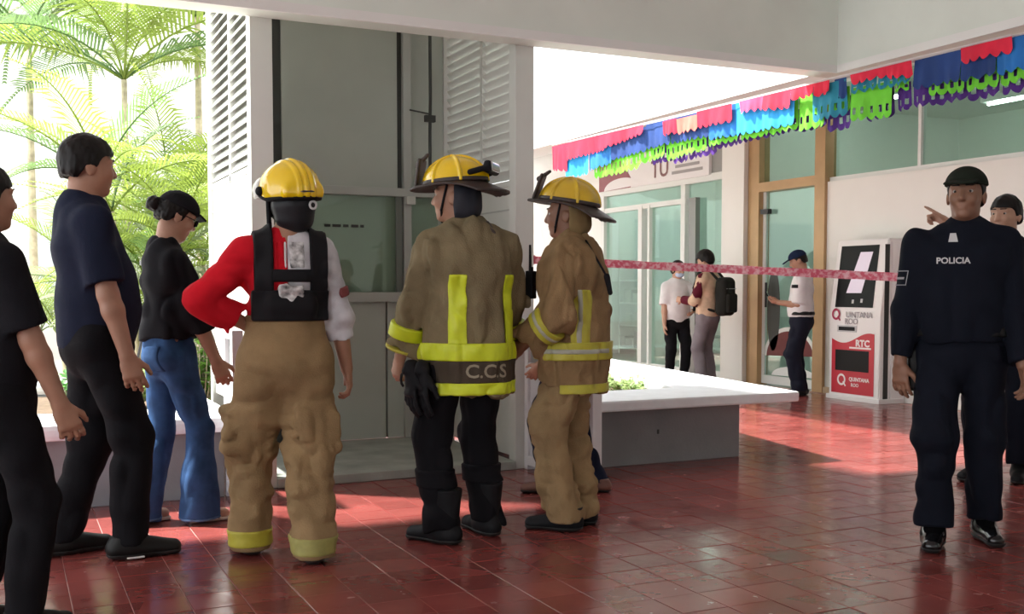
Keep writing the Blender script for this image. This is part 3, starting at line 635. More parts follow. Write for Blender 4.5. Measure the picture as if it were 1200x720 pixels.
class Sh:
    def __init__(s): s.ops = []
    def copy(s): q = Sh(); q.ops = list(s.ops); return q
    def add(s, pr, k=.02): s.ops.append(('u', pr, k)); return s
    def adds(s, prs, k=.02):
        for p in prs: s.add(p, k)
        return s
    def sub(s, pr, k=.01): s.ops.append(('s', pr, k)); return s
    def cut(s, fn): s.ops.append(('c', fn)); return s
    def off(s, o): s.ops.append(('o', o)); return s
    def noise(s, amp, sc, seed=0, w=None): s.ops.append(('n', amp, A3(sc), seed, w)); return s
    def ridge(s, amp, sc, seed=0, w=None): s.ops.append(('r', amp, A3(sc), seed, w)); return s
    def bounds(s):
        lo = np.min([o[1][1] for o in s.ops if o[0] == 'u'], 0); hi = np.max([o[1][2] for o in s.ops if o[0] == 'u'], 0); return lo, hi
    def grid(s, h, lo=None, hi=None):
        l0, h0 = s.bounds(); pad = .03+max([0]+[o[1] for o in s.ops if o[0] == 'o'])
        lo = (l0-pad) if lo is None else np.maximum(A3(lo), l0-pad); hi = (h0+pad) if hi is None else np.minimum(A3(hi), h0+pad)
        n = np.maximum(np.ceil((hi-lo)/h).astype(int)+1, 3); ax = [lo[i]+h*np.arange(n[i], dtype=np.float32) for i in range(3)]
        D = np.full(n, .5, dtype=np.float32)
        def P_(sl): return np.stack(np.meshgrid(*[ax[i][sl[i]] for i in range(3)], indexing='ij'), -1)
        full = (slice(None),)*3
        for o in s.ops:
            if o[0] in 'us':
                fn, a, b = o[1]; k = o[2]; mg = k+.035
                sl = tuple(slice(max(0, int((a[i]-mg-lo[i])/h)), max(0, min(n[i], int((b[i]+mg-lo[i])/h)+2))) for i in range(3))
                if any(q.stop <= q.start for q in sl): continue
                d = fn(P_(sl)); c = D[sl]
                if o[0] == 'u': hh = np.maximum(k-np.abs(c-d), 0)/k; D[sl] = np.minimum(c, d)-hh*hh*k*.25
                else: d = -d; hh = np.maximum(k-np.abs(c-d), 0)/k; D[sl] = np.maximum(c, d)+hh*hh*k*.25
            elif o[0] == 'c': D = np.maximum(D, o[1](P_(full)))
            elif o[0] == 'o': D = D-o[1]
            elif o[0] in 'nr':
                m = np.abs(D) < .03; I = np.argwhere(m); P = (lo+h*I).astype(np.float32); v = noise3(P*o[2], o[3]); v = (v if o[0] == 'n' else .55-np.abs(v)*1.7)*o[1]
                if o[4] is not None: v = v*o[4](P)
                D[m] += v
        for i in range(3):
            q = [slice(None)]*3; q[i] = 0; D[tuple(q)] = np.maximum(D[tuple(q)], .001); q[i] = -1; D[tuple(q)] = np.maximum(D[tuple(q)], .001)
        return D, lo, h
    def field(s, P):
        D = np.full(P.shape[:-1], .5, dtype=np.float32)
        for o in s.ops:
            if o[0] == 'u': d = o[1][0](P); k = o[2]; hh = np.maximum(k-np.abs(D-d), 0)/k; D = np.minimum(D, d)-hh*hh*k*.25
            elif o[0] == 's': d = -o[1][0](P); D = np.maximum(D, d)
            elif o[0] == 'c': D = np.maximum(D, o[1](P))
            elif o[0] == 'o': D = D-o[1]
            elif o[0] in 'nr':
                v = noise3(P*o[2], o[3]); v = (v if o[0] == 'n' else .55-np.abs(v)*1.7)*o[1]; D = D+(v*o[4](P) if o[4] is not None else v)
        return D
    def mesh(s, name, h=.008, lo=None, hi=None):
        D, lo, h = s.grid(h, lo, hi); S = D < 0
        c = np.zeros(np.array(D.shape)-1, dtype=np.uint8); OFF = [(i, j, k) for i in (0, 1) for j in (0, 1) for k in (0, 1)]
        nx, ny, nz = D.shape
        for i, j, k in OFF: c += S[i:nx-1+i, j:ny-1+j, k:nz-1+k]
        act = (c > 0) & (c < 8); ii = np.argwhere(act); idx = np.full(c.shape, -1, dtype=np.int32); idx[act] = np.arange(len(ii))
        dv = [D[ii[:, 0]+i, ii[:, 1]+j, ii[:, 2]+k] for i, j, k in OFF]; acc = np.zeros((len(ii), 3)); cnt = np.zeros(len(ii))
        for p in range(8):
            for q in range(p+1, 8):
                d_ = np.array(OFF[q])-np.array(OFF[p])
                if np.abs(d_).sum() != 1: continue
                m = (dv[p] < 0) != (dv[q] < 0); t = dv[p]/(dv[p]-dv[q]+1e-12*(~m)); pos = np.array(OFF[p])+np.where(m, t, 0)[:, None]*d_
                acc += np.where(m[:, None], pos, 0); cnt += m
        V = lo+h*(ii+acc/cnt[:, None]); Q = []
        for ax in range(3):
            b, cc = ((1, 2), (2, 0), (0, 1))[ax]
            s0 = [slice(None)]*3; s1 = [slice(None)]*3
            s0[ax] = slice(0, -1); s1[ax] = slice(1, None)
            for o in (b, cc): s0[o] = slice(1, -1); s1[o] = slice(1, -1)
            a_ = S[tuple(s0)]; e = a_ != S[tuple(s1)]; E = np.argwhere(e); ins = a_[e]
            off = np.zeros(3, int); off[b] = 1; off[cc] = 1; E = E+off
            def cid(db, dc):
                T = E.copy(); T[:, b] += db; T[:, cc] += dc; return idx[T[:, 0], T[:, 1], T[:, 2]]
            q = np.stack([cid(-1, -1), cid(0, -1), cid(0, 0), cid(-1, 0)], 1); q[~ins] = q[~ins][:, ::-1]; Q.append(q)
        Q = np.concatenate(Q).astype(np.int32)
        me = bpy.data.meshes.new(name); me.vertices.add(len(V)); me.vertices.foreach_set('co', V.astype(np.float32).ravel())
        me.loops.add(Q.size); me.loops.foreach_set('vertex_index', Q.ravel()); me.polygons.add(len(Q)); me.polygons.foreach_set('loop_start', np.arange(0, Q.size, 4, dtype=np.int32))
        me.polygons.foreach_set('use_smooth', np.ones(len(Q), dtype=bool)); me.update(calc_edges=True); return me
def decal(me, origin, u, v, d, shape, lift=.004, depth=.35):
    """lay a flat mesh (xy) on a sculpted surface by marching along d"""
    bm = bmesh.new(); bm.from_mesh(me); bmesh.ops.triangulate(bm, faces=bm.faces[:])
    for _ in range(2):
        es = [e for e in bm.edges if e.calc_length() > .02]
        if es: bmesh.ops.subdivide_edges(bm, edges=es, cuts=1)
    bm.to_mesh(me); bm.free()
    n = len(me.vertices); co = np.zeros(n*3, dtype=np.float32); me.vertices.foreach_get('co', co); co = co.reshape(-1, 3)
    P = A3(origin)+co[:, :1]*A3(u)+co[:, 1:2]*A3(v); d = A3(d); t = np.zeros(n, dtype=np.float32)
    for _ in range(60):
        f = shape.field(P+t[:, None]*d); t = np.minimum(t+np.maximum(f-lift, -.01)*.6, depth)
    P = P+t[:, None]*d; me.vertices.foreach_set('co', P.astype(np.float32).ravel()); me.update(); return me
# ================================================================== THE HUMAN FIGURE  (local: forward +Y, right +X, stature 1.72)
def ik(a, b, l1, l2, hint):
    a, b, hint = Vector(a), Vector(b), Vector(hint); d = b-a; L = min(d.length, (l1+l2)*.999); dn = d.normalized()
    x = (l1*l1-l2*l2+L*L)/(2*L); hgt = math.sqrt(max(0, l1*l1-x*x)); h = (hint-dn*hint.dot(dn)).normalized(); return a+dn*x+h*hgt, a+dn*L
class Fig: pass
def figure(name, label, px, py, face, H, footL=(-.11, .0, 8), footR=(.11, .0, -8), pelvis=(0, 0), lean=(0, 0), twist=0, head=(0, 0, 0), hoff=(0, .02),
           wristL=(-.25, .06, .80), wristR=(.25, .06, .80), elbL=(-.4, -1, 0), elbR=(.4, -1, 0), sw=.165, loc=None, group=None):
    f = Fig(); f.root = thing(name, label, 'person', (0, 0, 0), -(az(px)+math.radians(face)), group)
    p = on_z(px, py) if loc is None else Vector(loc); f.root.location = (p.x, p.y, 0.0); f.s = H/1.72; f.root.scale = (f.s,)*3
    pz = .925; px_, py_ = pelvis
    feet = []
    for (x, y, yw) in (footL, footR):
        r = Matrix.Rotation(math.radians(yw), 3, 'Z'); feet.append((Vector((x, y, 0)), r))
    f.feet = feet; f.ank = [v+Vector((0, 0, .085)) for v, r in feet]
    hips = [Vector((px_+s*.09, py_, pz-.02)) for s in (-1, 1)]
    far = max((a-h).length for a, h in zip(f.ank, hips))
    if far > .838:                                               # sink the pelvis until both feet are reached
        while max((a-h).length for a, h in zip(f.ank, hips)) > .838: pz -= .004; hips = [Vector((px_+s*.09, py_, pz-.02)) for s in (-1, 1)]
    f.hip = hips; f.pel = Vector((px_, py_, pz)); dz = pz-.925
    f.knee = [ik(h, a, .425, .415, r @ Vector((0, 1, 0)))[0] for h, a, (v, r) in zip(hips, f.ank, feet)]
    Rt = Matrix.Rotation(math.radians(twist), 3, 'Z'); f.ux = Rt @ Vector((1, 0, 0)); f.uy = Rt @ Vector((0, 1, 0))
    f.shc = Vector((px_+lean[0], py_+lean[1], 1.40+dz)); f.chest = f.pel.lerp(f.shc, .72); f.waist = f.pel.lerp(f.shc, .32)
    f.sho = [f.shc+f.ux*s*sw-Vector((0, 0, .04)) for s in (-1, 1)]
    f.elb, f.wri = [], []
    for s_, w, e in zip(f.sho, (wristL, wristR), (elbL, elbR)):
        a, b = ik(s_, Vector(w)+Vector((0, 0, dz)), .29, .25, e); f.elb.append(a); f.wri.append(b)
    f.hc = f.shc+Vector((hoff[0], hoff[1], .192)); 
    y, p_, r_ = [math.radians(a) for a in head]
    f.hr = Matrix.Rotation(y, 3, 'Z') @ Matrix.Rotation(p_, 3, 'X') @ Matrix.Rotation(r_, 3, 'Y')
    f.hm = Matrix.Translation(f.hc) @ f.hr.to_4x4()
    return f
def hp(f, v): return f.hc+f.hr @ Vector(v)
def hand_prims(w, d, n, thumb, curl=.35, size=1.0, point=False, spread=.07):
    """palm, four fingers with three bones each, a two-bone thumb leaving the side of the palm"""
    d = Vector(d).normalized(); n = Vector(n); n = (n-d*n.dot(d)).normalized(); s = d.cross(n).normalized()*thumb; pr = []
    w = Vector(w); S = size
    pr.append((seg(w, w+d*.045*S, .030*S, .034*S, (.72, .5), s), .012)); pr.append((seg(w+d*.03*S, w+d*.082*S, .036*S, .041*S, (.48, .36), s), .012))
    for i, (o, L) in enumerate(((.031, .074), (.0105, .083), (-.0105, .077), (-.031, .060))):
        p = w+d*(.092-.006*abs(i-1.2))*S+s*o*S; a = 0; ca = curl*(1+.12*i)
        if point: ca = .03 if i == 0 else 1.25
        dd = (d+s*(1.3-i)*spread).normalized()
        for j, (fl, r0, r1) in enumerate(((.46, .0100, .0092), (.30, .0092, .0085), (.24, .0085, .0075))):
            a += ca*(.7 if j == 0 else 1.0); v = dd*math.cos(a)+n*math.sin(a); q = p+v*L*fl*S; pr.append((seg(p, q, r0*S, r1*S), .006)); p = q
    p = w+d*.028*S+s*.026*S+n*.006*S
    v = (d*.72+s*.62+n*.28).normalized(); q = p+v*.046*S; pr.append((seg(p, q, .0155*S, .0115*S), .010))
    v2 = (d*.9+s*.25+n*.3).normalized(); pr.append((seg(q, q+v2*.034*S, .0115*S, .009*S), .006)); return pr
def tors(f, o=0, belly=0, hip=0, sh=0, chestr=.155, flat=.70, k0=-.03):
    u = f.ux; P = f.pel; W_ = f.waist
    L = [seg(P+Vector((0, 0, k0)), P+Vector((0, 0, .07)), .160+o+hip, .150+o+hip*.6, flat+.06, (1, 0, 0)), seg(P+Vector((0, 0, .05)), W_, .150+o+hip*.5, .138+o+belly*.6, flat, u),
         seg(W_, f.chest, .138+o+belly*.6, chestr+o, flat, u), seg(f.chest, f.chest+Vector((0, 0, .05)), chestr+o, chestr-.02+o, flat*.95, u),
         ] + [seg(f.shc+f.ux*s_*.035+Vector((0, -.01, .0)), f.sho[i]-f.ux*s_*.01, .074+o*.8+sh, .050+o*.7+sh) for i, s_ in ((0, -1), (1, 1))]
    if belly: L.append(ell(W_+f.uy*(.02+belly)+Vector((0, 0, -.02)), (.145+o, .09+belly+o, .20)))
    return L
def make_body(f, skin, h=.0065, handL={}, handR={}, female=False, legs=True, eyes=True, jaw=1.0):
    B = Sh(); B.adds(tors(f, -.006), .05)
    for i in (0, 1):
        B.add(seg(f.sho[i], f.elb[i], .050, .040), .03); fm = f.elb[i].lerp(f.wri[i], .25); B.add(seg(f.elb[i], fm, .040, .042), .02); B.add(seg(fm, f.wri[i], .042, .028), .02)
        if legs: B.add(seg(f.hip[i], f.knee[i], .080, .054), .03); c = f.knee[i].lerp(f.ank[i], .3); B.add(seg(f.knee[i], c, .054, .056), .02); B.add(seg(c, f.ank[i], .056, .036), .02); v, r = f.feet[i]; B.add(seg(f.ank[i]-Vector((0, 0, .04)), v+r @ Vector((0, .13, .035)), .036, .030), .02)
    B.add(seg(f.shc+Vector((0, -.005, .0)), hp(f, (0, -.02, -.07)), .062, .052 if female else .056), .04)
    R = np.array(f.hr, dtype=np.float32)
    def e(c, r, k=.02): B.add(ell(hp(f, c), r, R), k)
    e((0, -.012, .030), (.074, .093, .088)); e((0, .028, -.035), (.058*jaw, .062, .072), .04); e((0, .066, -.092), (.024*jaw, .018, .016), .03)
    for s in (-1, 1):
        e((s*.032, .068, -.022), (.026, .022, .024), .02); e((s*.0765, -.012, -.012), (.009, .020, .031), .006); e((s*.074, -.028, -.004), (.012, .008, .020), .006)
        B.add(seg(hp(f, (s*.012, .083, .030)), hp(f, (s*.046, .070, .030)), .011, .010), .012)
    B.add(seg(hp(f, (0, .084, .018)), hp(f, (0, .104, -.022)), .009, .0115), .010); e((0, .095, -.026), (.019, .012, .010), .008)
    e((0, .083, -.052), (.024, .011, .0065), .006); e((0, .081, -.065), (.021, .011, .0075), .006)
    for s in (-1, 1): B.sub(ell(hp(f, (s*.032, .096, .010)), (.016, .013, .010), R), .008)
    for i, hk in ((0, handL), (1, handR)):
        if hk is None: continue
        q = dict(d=(f.wri[i]-f.elb[i]), n=(1 if i == 0 else -1, .25, 0), curl=.4); q.update(hk)
        th = 1 if Vector(q['d']).normalized().cross((Vector(q['n']))).dot(Vector(q.pop('tv', (0, 1, 0)))) > 0 else -1
        for pr, k in hand_prims(f.wri[i], q['d'], q['n'], th, q['curl'], q.get('size', 1), q.get('point', False), q.get('spread', .07)): B.add(pr, k)
    f.body = obj('body', B.mesh('body', h), skin, f.root)
    if eyes:
        for s in (-1, 1):
            bm = bmesh.new(); bmesh.ops.create_uvsphere(bm, u_segments=12, v_segments=8, radius=.0115); o = obj('eye', bm, mat('eye_white', (.42, .38, .35), .3), f.root, smooth=True); o.matrix_basis = f.hm @ Matrix.Translation((s*.032, .0725, .009))
            bm = bmesh.new(); bmesh.ops.create_uvsphere(bm, u_segments=10, v_segments=6, radius=.0072); obj('iris', bm, mat('iris_dark', (.02, .012, .008), .2), o, loc=(0, .0058, 0), smooth=True)
            b = Sh(); b.add(seg((s*.014, .094, .036), (s*.048, .082, .037), .0042, .0032), .004); o = obj('eyebrow', b.mesh('eyebrow', .004), mat('hair_black', (.005, .004, .004), .5, spec=.25), f.root); o.matrix_basis = f.hm
    return B
def hmesh(f, name, sh, m, h=.005, parent=None):                # a piece sculpted in head space
    o = obj(name, sh.mesh(name, h), m, parent or f.root)
    if parent is None: o.matrix_basis = f.hm
    return o
def hair(f, m, length=-.01, front=.045, vol=.012, bun=None, h=.005, back=-.05):
    s = Sh(); s.add(ell((0, -.012, .032), (.074+vol, .094+vol, .089+vol)), .01); s.add(ell((0, -.045, -.01), (.072+vol*.7, .062+vol*.6, .075)), .02)
    s.cut(lambda P: np.interp(P[..., 1], [-.055, -.03, .012, .03, .045, .075], [back, length, length, front-.02, front-.006, front]).astype(np.float32)-P[..., 2]+.004*np.sin(P[..., 0]*70))
    s.noise(.003, (70, 70, 30), 5).noise(.002, (150, 150, 60), 6)
    if bun: s.add(ell(bun, (.040, .036, .040)), .015); s.noise(.005, (70, 70, 70), 9)
    return hmesh(f, 'hair', s, m, h)
def legs_sh(f, rh=.10, rk=.075, ra=.065, waist=1.0, hem=.06, o=.012, baggy=None, seat=0, k=.03):
    T = Sh(); T.add(seg(f.pel+Vector((0, 0, -.05)), f.pel+Vector((0, 0, .10)), .165+o+seat, .150+o, .76, (1, 0, 0)), .04)
    for i in (0, 1):
        T.add(seg(f.hip[i]+Vector((0, 0, -.02)), f.knee[i], rh, rk), k); a = f.ank[i]-Vector((0, 0, .04)); T.add(seg(f.knee[i], a, rk, ra), k)
    T.cut(plane((0, 0, 1), waist)); T.cut(plane((0, 0, -1), -hem)); return T
def trousers(f, m, h=.009, fold=.006, seed=1, name='trousers', **kw):
    T = legs_sh(f, **kw); zk = f.knee[0].z
    T.noise(fold, (9, 9, 14), seed, lambda P: np.clip(1.3-np.minimum(abs(P[..., 2]-zk)/.22, abs(P[..., 2]-.12)/.12)*.8, .25, 1.3)).ridge(fold*1.8, (10, 10, 8), seed+1)
    f.tr = T; return obj(name, T.mesh(name, h), m, f.root)
def shoes(f, m, ms, big=1.0, boot=0, h=.006, name='shoe'):
    for i in (0, 1):
        v, r = f.feet[i]; S = Sh(); b = big
        S.add(seg((0, -.045, .045), (0, .02, .050), .042*b, .046*b), .03); S.add(seg((0, .02, .048), (0, .155*b, .030), .046*b, .036*b, (.95, .8), (1, 0, 0)), .03)
        S.add(seg((0, -.012, .05), (0, -.014, .095+boot), .044*b, (.046 if boot == 0 else .060)*b, 1.1, (1, 0, 0), cut=True), .02); S.noise(.002, (30, 30, 30), 3)
        S2 = S.copy(); S.cut(plane((0, 0, -1), -.018))
        o = obj(name, S.mesh(name, h), m, f.root); o.matrix_basis = Matrix.Translation(v) @ r.to_4x4()
        S2.off(.005).cut(plane((0, 0, 1), .022)).cut(plane((0, 0, -1), -.001)); obj('sole', S2.mesh('sole', h), ms, o)
def top_sh(f, o=.016, belly=0, hem=.92, sleeve=1.0, rs=(.062, .056, .046), chestr=.155, sh=0, k=.035, flat=.70, hip=0, skirt=None):
    T = Sh(); T.adds(tors(f, o, belly, sh=sh, chestr=chestr, flat=flat, hip=hip), k+.03)
    if skirt: T.add(seg(f.waist, f.pel+Vector((0, 0, hem-f.pel.z-.05)), .14+o, skirt, flat+.05, (1, 0, 0)), .04)
    T.cut(plane((0, 0, -1), -hem)); f.torso_top = T.copy(); f.slv = []
    for i in (0, 1):
        sl = sleeve[i] if hasattr(sleeve, '__len__') else sleeve
        if sl <= 0: f.slv.append(None); continue
        L = []
        if sl <= 1: e = f.sho[i].lerp(f.elb[i], sl); L = [seg(f.sho[i], e, rs[0], rs[1], cut=True)]
        else: e = f.elb[i].lerp(f.wri[i], sl-1); L = [seg(f.sho[i], f.elb[i], rs[0], rs[1]), seg(f.elb[i], e, rs[1], rs[2], cut=True)]
        f.slv.append(L); T.adds(L, k)
    return T
def collar(f, T, r=.074, z0=-.03, z1=.075, fwd=0):
    a = f.shc+Vector((0, -.012, z0)); b = f.shc+Vector((0, .004+fwd, z1)); T.add(seg(a, b, r+.012, r, .95, f.ux, cut=True), .02); return T
def band(f, name, base, m, fns, off=.006, h=.006, lo=None, hi=None, parent=None):
    b = base.copy().off(off)
    for q in fns: b.cut(q)
    return obj(name, b.mesh(name, h, lo, hi), m, parent or f.root)
def slab(axis, a, b): 
    return lambda P: np.maximum(a-P[..., axis], P[..., axis]-b)
def along(p, d, a, b):                                           # between two planes across a limb
    p = A3(p); d = A3(Vector(d).normalized()); return lambda P: np.maximum(a-((P-p) @ d), ((P-p) @ d)-b)
def limb_band(f, name, L, j, t0, t1, m, off=.007, seed=None, parent=None, nz=None, extra=None):
    fn, a, b = L[j]; p, d, ln = fn.axis; s = Sh(); s.add(L[j]); 
    if nz: s.noise(*nz)
    s.off(off); s.cut(along(p, d, t0*ln, t1*ln))
    if extra: s.cut(extra)
    return obj(name, s.mesh(name, .006), m, parent or f.root)
# ================================================================== PEOPLE
SK = [mat('skin_a', (.38, .20, .13), .5, var=.08, vscale=12), mat('skin_b', (.45, .26, .18), .5, var=.08, vscale=12), mat('skin_c', (.26, .13, .08), .5, var=.08, vscale=12)]
M_hair = mat('hair_black', (.005, .004, .004), .5, spec=.25)
def cloth(name, c, var=.1, rough=.85, bump=.25, vs=10, bs=300): return mat(name, c, rough, var=var, vscale=vs, bump=bump, bscale=bs, spec=.12)
C_navy = cloth('navy_polo', (.012, .016, .035)); C_blk = cloth('black_trouser', (.008, .008, .010)); C_jean = cloth('blue_denim', (.035, .085, .20), .3); C_blkw = cloth('black_top', (.010, .010, .013))
C_red = cloth('red_sleeve', (.62, .012, .025), .1); C_grey = cloth('grey_sleeve', (.60, .60, .63), .25); C_tan = cloth('turnout_tan', (.30, .205, .105), .15, bump=.4, bs=160); C_olive = cloth('turnout_olive', (.20, .160, .092), .15, bump=.4, bs=160)
C_brown = cloth('turnout_brown', (.27, .175, .088), .15, bump=.4, bs=160); C_lime = mat('lime_stripe', (.62, .72, .02), .45, var=.08, vscale=15); C_yel = mat('yellow_stripe', (.50, .46, .05), .5, var=.1, vscale=15); C_sil = mat('silver_stripe', (.42, .42, .34), .4)
C_web = mat('black_webbing', (.008, .008, .010), .7, spec=.2); M_sole = mat('sole_rubber', (.012, .012, .012), .6); M_shoe = mat('shoe_black', (.008, .008, .008), .5, spec=.25); M_boot = mat('boot_black', (.008, .009, .011), .6, spec=.2)
M_hy = mat('helmet_yellow', (.86, .58, .005), .18, coat=.6, var=.06, vscale=6); M_hb = mat('helmet_trim', (.035, .022, .018), .5); M_cam = mat('helmet_amber', (.68, .45, .02), .22, coat=.5, var=.12, vscale=8)
M_lens = mat('goggle_lens', (.55, .57, .55), .12, spec=.8)
# ---------------------------------------------------------------- helmets
def helmet_trad(f, shell_m, brim_m, tilt=-6, lens=True):
    """leather-style dome with crest ribs, long rear brim, front shield holder and goggles"""
    R = np.array(Matrix.Rotation(math.radians(tilt), 3, 'X')); z0 = .052; rx, ry, rz = .112, .138, .112
    s = Sh(); s.add(ell((0, -.008, z0), (rx, ry, rz)))
    for a in (0, 60, 120):
        n = A3((math.cos(math.radians(a)), math.sin(math.radians(a)), 0)); e = ell((0, -.008, z0), (rx+.008, ry+.008, rz+.009))
        fn = (lambda P, n=n, e=e: np.maximum(e[0](P), np.abs(P @ n)-.006)); s.add((fn, e[1], e[2]), .006)
    s.cut(plane((0, 0, -1), -z0)); 
    sh_ = hmesh(f, 'helmet_shell', s, shell_m, .0045); sh_.matrix_basis = f.hm @ Matrix.Translation((0, 0, .004)) @ Matrix.Rotation(math.radians(tilt), 4, 'X') @ Matrix.Scale(1.12, 4)
    b = Sh()
    def brim(P):
        x, y, z = P[..., 0], P[..., 1], P[..., 2]
        back = np.clip(-y/.14, 0, 1); w = .035+.050*back**2+.020*np.clip(y/.14, 0, 1)**2
        r = np.sqrt((x/(rx+w*.9))**2+((y+.008)/(ry+w))**2); rad = (r-1)*(rx+w*.6)
        zz = z0-.002-.55*np.maximum(np.sqrt(x*x+(y*.85)**2)-.105, 0)*(.35+.65*back)
        return np.maximum(rad, np.abs(z-zz)-.0055)
    b.add((brim, A3((-.22, -.26, -.05)), A3((.22, .22, .09))), .004); hmesh(f, 'brim', b, brim_m, .0045, sh_)
    t = Sh()                                             # band round the foot of the dome
    e2 = ell((0, -.008, z0), (rx+.005, ry+.005, rz)); t.add((lambda P: np.maximum(e2[0](P), np.abs(P[..., 2]-z0-.008)-.009), e2[1], e2[2]), .004); hmesh(f, 'headband_trim', t, brim_m, .0045, sh_)
    q = Sh(); q.add(rbox((0, .142, z0+.055), (.045, .008, .062), .008, np.array(Matrix.Rotation(math.radians(12), 3, 'X')))); hmesh(f, 'front_shield', q, brim_m, .0045, sh_)
    q = Sh(); q.add(seg((0, .150, z0+.09), (0, .105, z0+.130), .012, .008), .01); hmesh(f, 'shield_holder', q, brim_m, .0045, sh_)
    if lens:
        q = Sh(); q.add(rbox((0, -.165, z0+.050), (.075, .016, .026), .014), .01); q.add(seg((-.10, -.10, z0+.030), (-.07, -.155, z0+.045), .012, .012), .01); q.add(seg((.10, -.10, z0+.030), (.07, -.155, z0+.045), .012, .012), .01); g_ = hmesh(f, 'goggle_frame', q, C_web, .0045, sh_)
        q = Sh(); q.add(rbox((0, -.176, z0+.052), (.064, .010, .019), .009)); hmesh(f, 'goggle_lens', q, M_lens, .0045, sh_)
    return sh_
def neck_flap(f, m, lo=-.10, r=1.0, front=.02):
    s = Sh(); s.add(ell((0, -.03, -.0), (.098*r, .098*r, .085)), .02); s.add(ell((0, -.045, -.055), (.090*r, .082*r, .060)), .03); s.cut(plane((0, 1, 0), front)).cut(plane((0, 0, 1), .06)); s.noise(.006, (30, 30, 18), 3); return hmesh(f, 'neck_flap', s, m, .006)
def chin_strap(f, m=C_web):
    for s_ in (-1, 1):
        s = Sh(); s.add(seg((s_*.080, .015, .05), (s_*.066, .045, -.06), .006, .006), .004); s.add(seg((s_*.066, .045, -.06), (0, .062, -.112), .006, .006), .004); hmesh(f, 'chin_strap', s, m, .004)
# ---------------------------------------------------------------- man in navy polo
f = figure('person', 'man in navy polo shirt and black trousers with arm hanging down', 128, 650, 80, 1.84, footL=(-.10, -.17, 6), footR=(.10, .06, -4), pelvis=(0, -.04), lean=(0, -.03), head=(6, -4, 0), wristR=(.25, .05, .79), wristL=(-.25, .03, .80), sw=.17)
make_body(f, SK[0], handR=dict(curl=.45), handL=dict(curl=.4), jaw=1.12)
trousers(f, C_blk, rh=.108, rk=.082, ra=.072, hem=.05, fold=.007, seat=.012)
T = top_sh(f, .022, belly=.03, hem=.86, sleeve=.86, rs=(.070, .080), chestr=.168, hip=.012); collar(f, T, .074, z1=.062); T.noise(.006, (10, 10, 6), 11).ridge(.012, (9, 9, 5), 12)
obj('polo_shirt', T.mesh('polo_shirt', .008), C_navy, f.root); shoes(f, M_shoe, M_sole, 1.12)
hair(f, M_hair, length=.0, front=.055, vol=.016)
q = Sh(); q.add(rbox((.045, .02, .004), (.006, .035, .004), .003)); o = obj('sole_mark', q.mesh('sole_mark', .003), mat('white_rubber', (.8, .8, .78), .5), f.root); o.matrix_basis = Matrix.Translation(f.feet[1][0]) @ f.feet[1][1].to_4x4() @ Matrix.Translation((.006, 0, .006))
# ---------------------------------------------------------------- person at the very edge, only an arm in view
f = figure('person', 'person in dark T-shirt standing behind the man in navy, bare forearm hanging', -4, 742, 66, 1.60, wristR=(.24, .16, .80), head=(0, 0, 0), lean=(0, -.02), footL=(-.1, -.05, 5), footR=(.1, .05, -5))
make_body(f, SK[0], h=.008, handR=dict(curl=.5, size=1.05))
trousers(f, C_blk, rh=.10, rk=.08, ra=.07, h=.011); T = top_sh(f, .02, belly=.02, hem=.88, sleeve=.85, rs=(.072, .078)); T.noise(.005, (10, 10, 6), 13); obj('tee_shirt', T.mesh('tee_shirt', .010), C_blkw, f.root); shoes(f, M_shoe, M_sole, h=.008); hair(f, M_hair, h=.007)
# ---------------------------------------------------------------- woman in jeans
f = figure('person', 'woman in black jacket, cap and flared blue jeans looking down', 205, 612, 72, 1.66, footL=(-.07, -.16, 8), footR=(.08, .10, -6), pelvis=(0, -.02), lean=(0, .0), head=(0, -24, 0), hoff=(0, .055), wristR=(.22, .17, .81), wristL=(-.22, .10, .80), sw=.155, elbR=(.3, -1, 0))
make_body(f, SK[1], handR=dict(curl=.55), handL=dict(curl=.5), female=True, jaw=.92)
T = legs_sh(f, rh=.098, rk=.066, ra=.105, hem=.022, waist=1.02, o=.0, seat=.012); T.noise(.004, (12, 12, 14), 21).ridge(.009, (14, 14, 8), 22); tr_ = obj('jeans', T.mesh('jeans', .008), C_jean, f.root)
band(f, 'jeans_hem', T, cloth('denim_pale', (.10, .18, .32)), [slab(2, .022, .036)], .003)
band(f, 'back_pocket', T, C_jean, [slab(2, .80, .93), plane((0, 1, 0), -.06), slab(0, .02, .14)], .005)
for s_ in (0, 1):
    v, r = f.feet[s_]; q = Sh(); q.add(seg((0, -.04, .012), (0, .15, .012), .032, .038, .35, (1, 0, 0))); q.cut(plane((0, 0, -1), -.001)); o = obj('sandal_sole', q.mesh('sandal_sole', .005), mat('sandal', (.62, .52, .45), .6), f.root); o.matrix_basis = Matrix.Translation(v) @ r.to_4x4()
    q = Sh(); q.add(seg((-.036, .10, .02), (0, .105, .058), .008, .008), .006); q.add(seg((.036, .10, .02), (0, .105, .058), .008, .008), .006); obj('sandal_strap', q.mesh('sandal_strap', .004), MATS['sandal'], o)
T = top_sh(f, .016, hem=.965, sleeve=(1.45, 1.35), rs=(.062, .060, .062), chestr=.150, hip=-.004); collar(f, T, .066, z1=.065); T.add(ell(f.chest+Vector((0, .10, -.01)), (.12, .06, .08)), .04); T.noise(.007, (11, 11, 7), 23).ridge(.015, (12, 12, 8), 24)
obj('jacket', T.mesh('jacket', .008), C_blkw, f.root)
hair(f, M_hair, length=-.02, front=.06, vol=.012, bun=(0, -.135, .010))
q = Sh(); q.add(ell((0, -.122, .012), (.030, .014, .030))); hmesh(f, 'scrunchie', q, mat('scrunchie', (.16, .05, .03), .8))
q = Sh(); q.add(ell((0, -.006, .040), (.093, .112, .095)), .01); q.cut(plane((0, 0, -1), -.040)); cap_ = hmesh(f, 'cap', q, C_blkw)
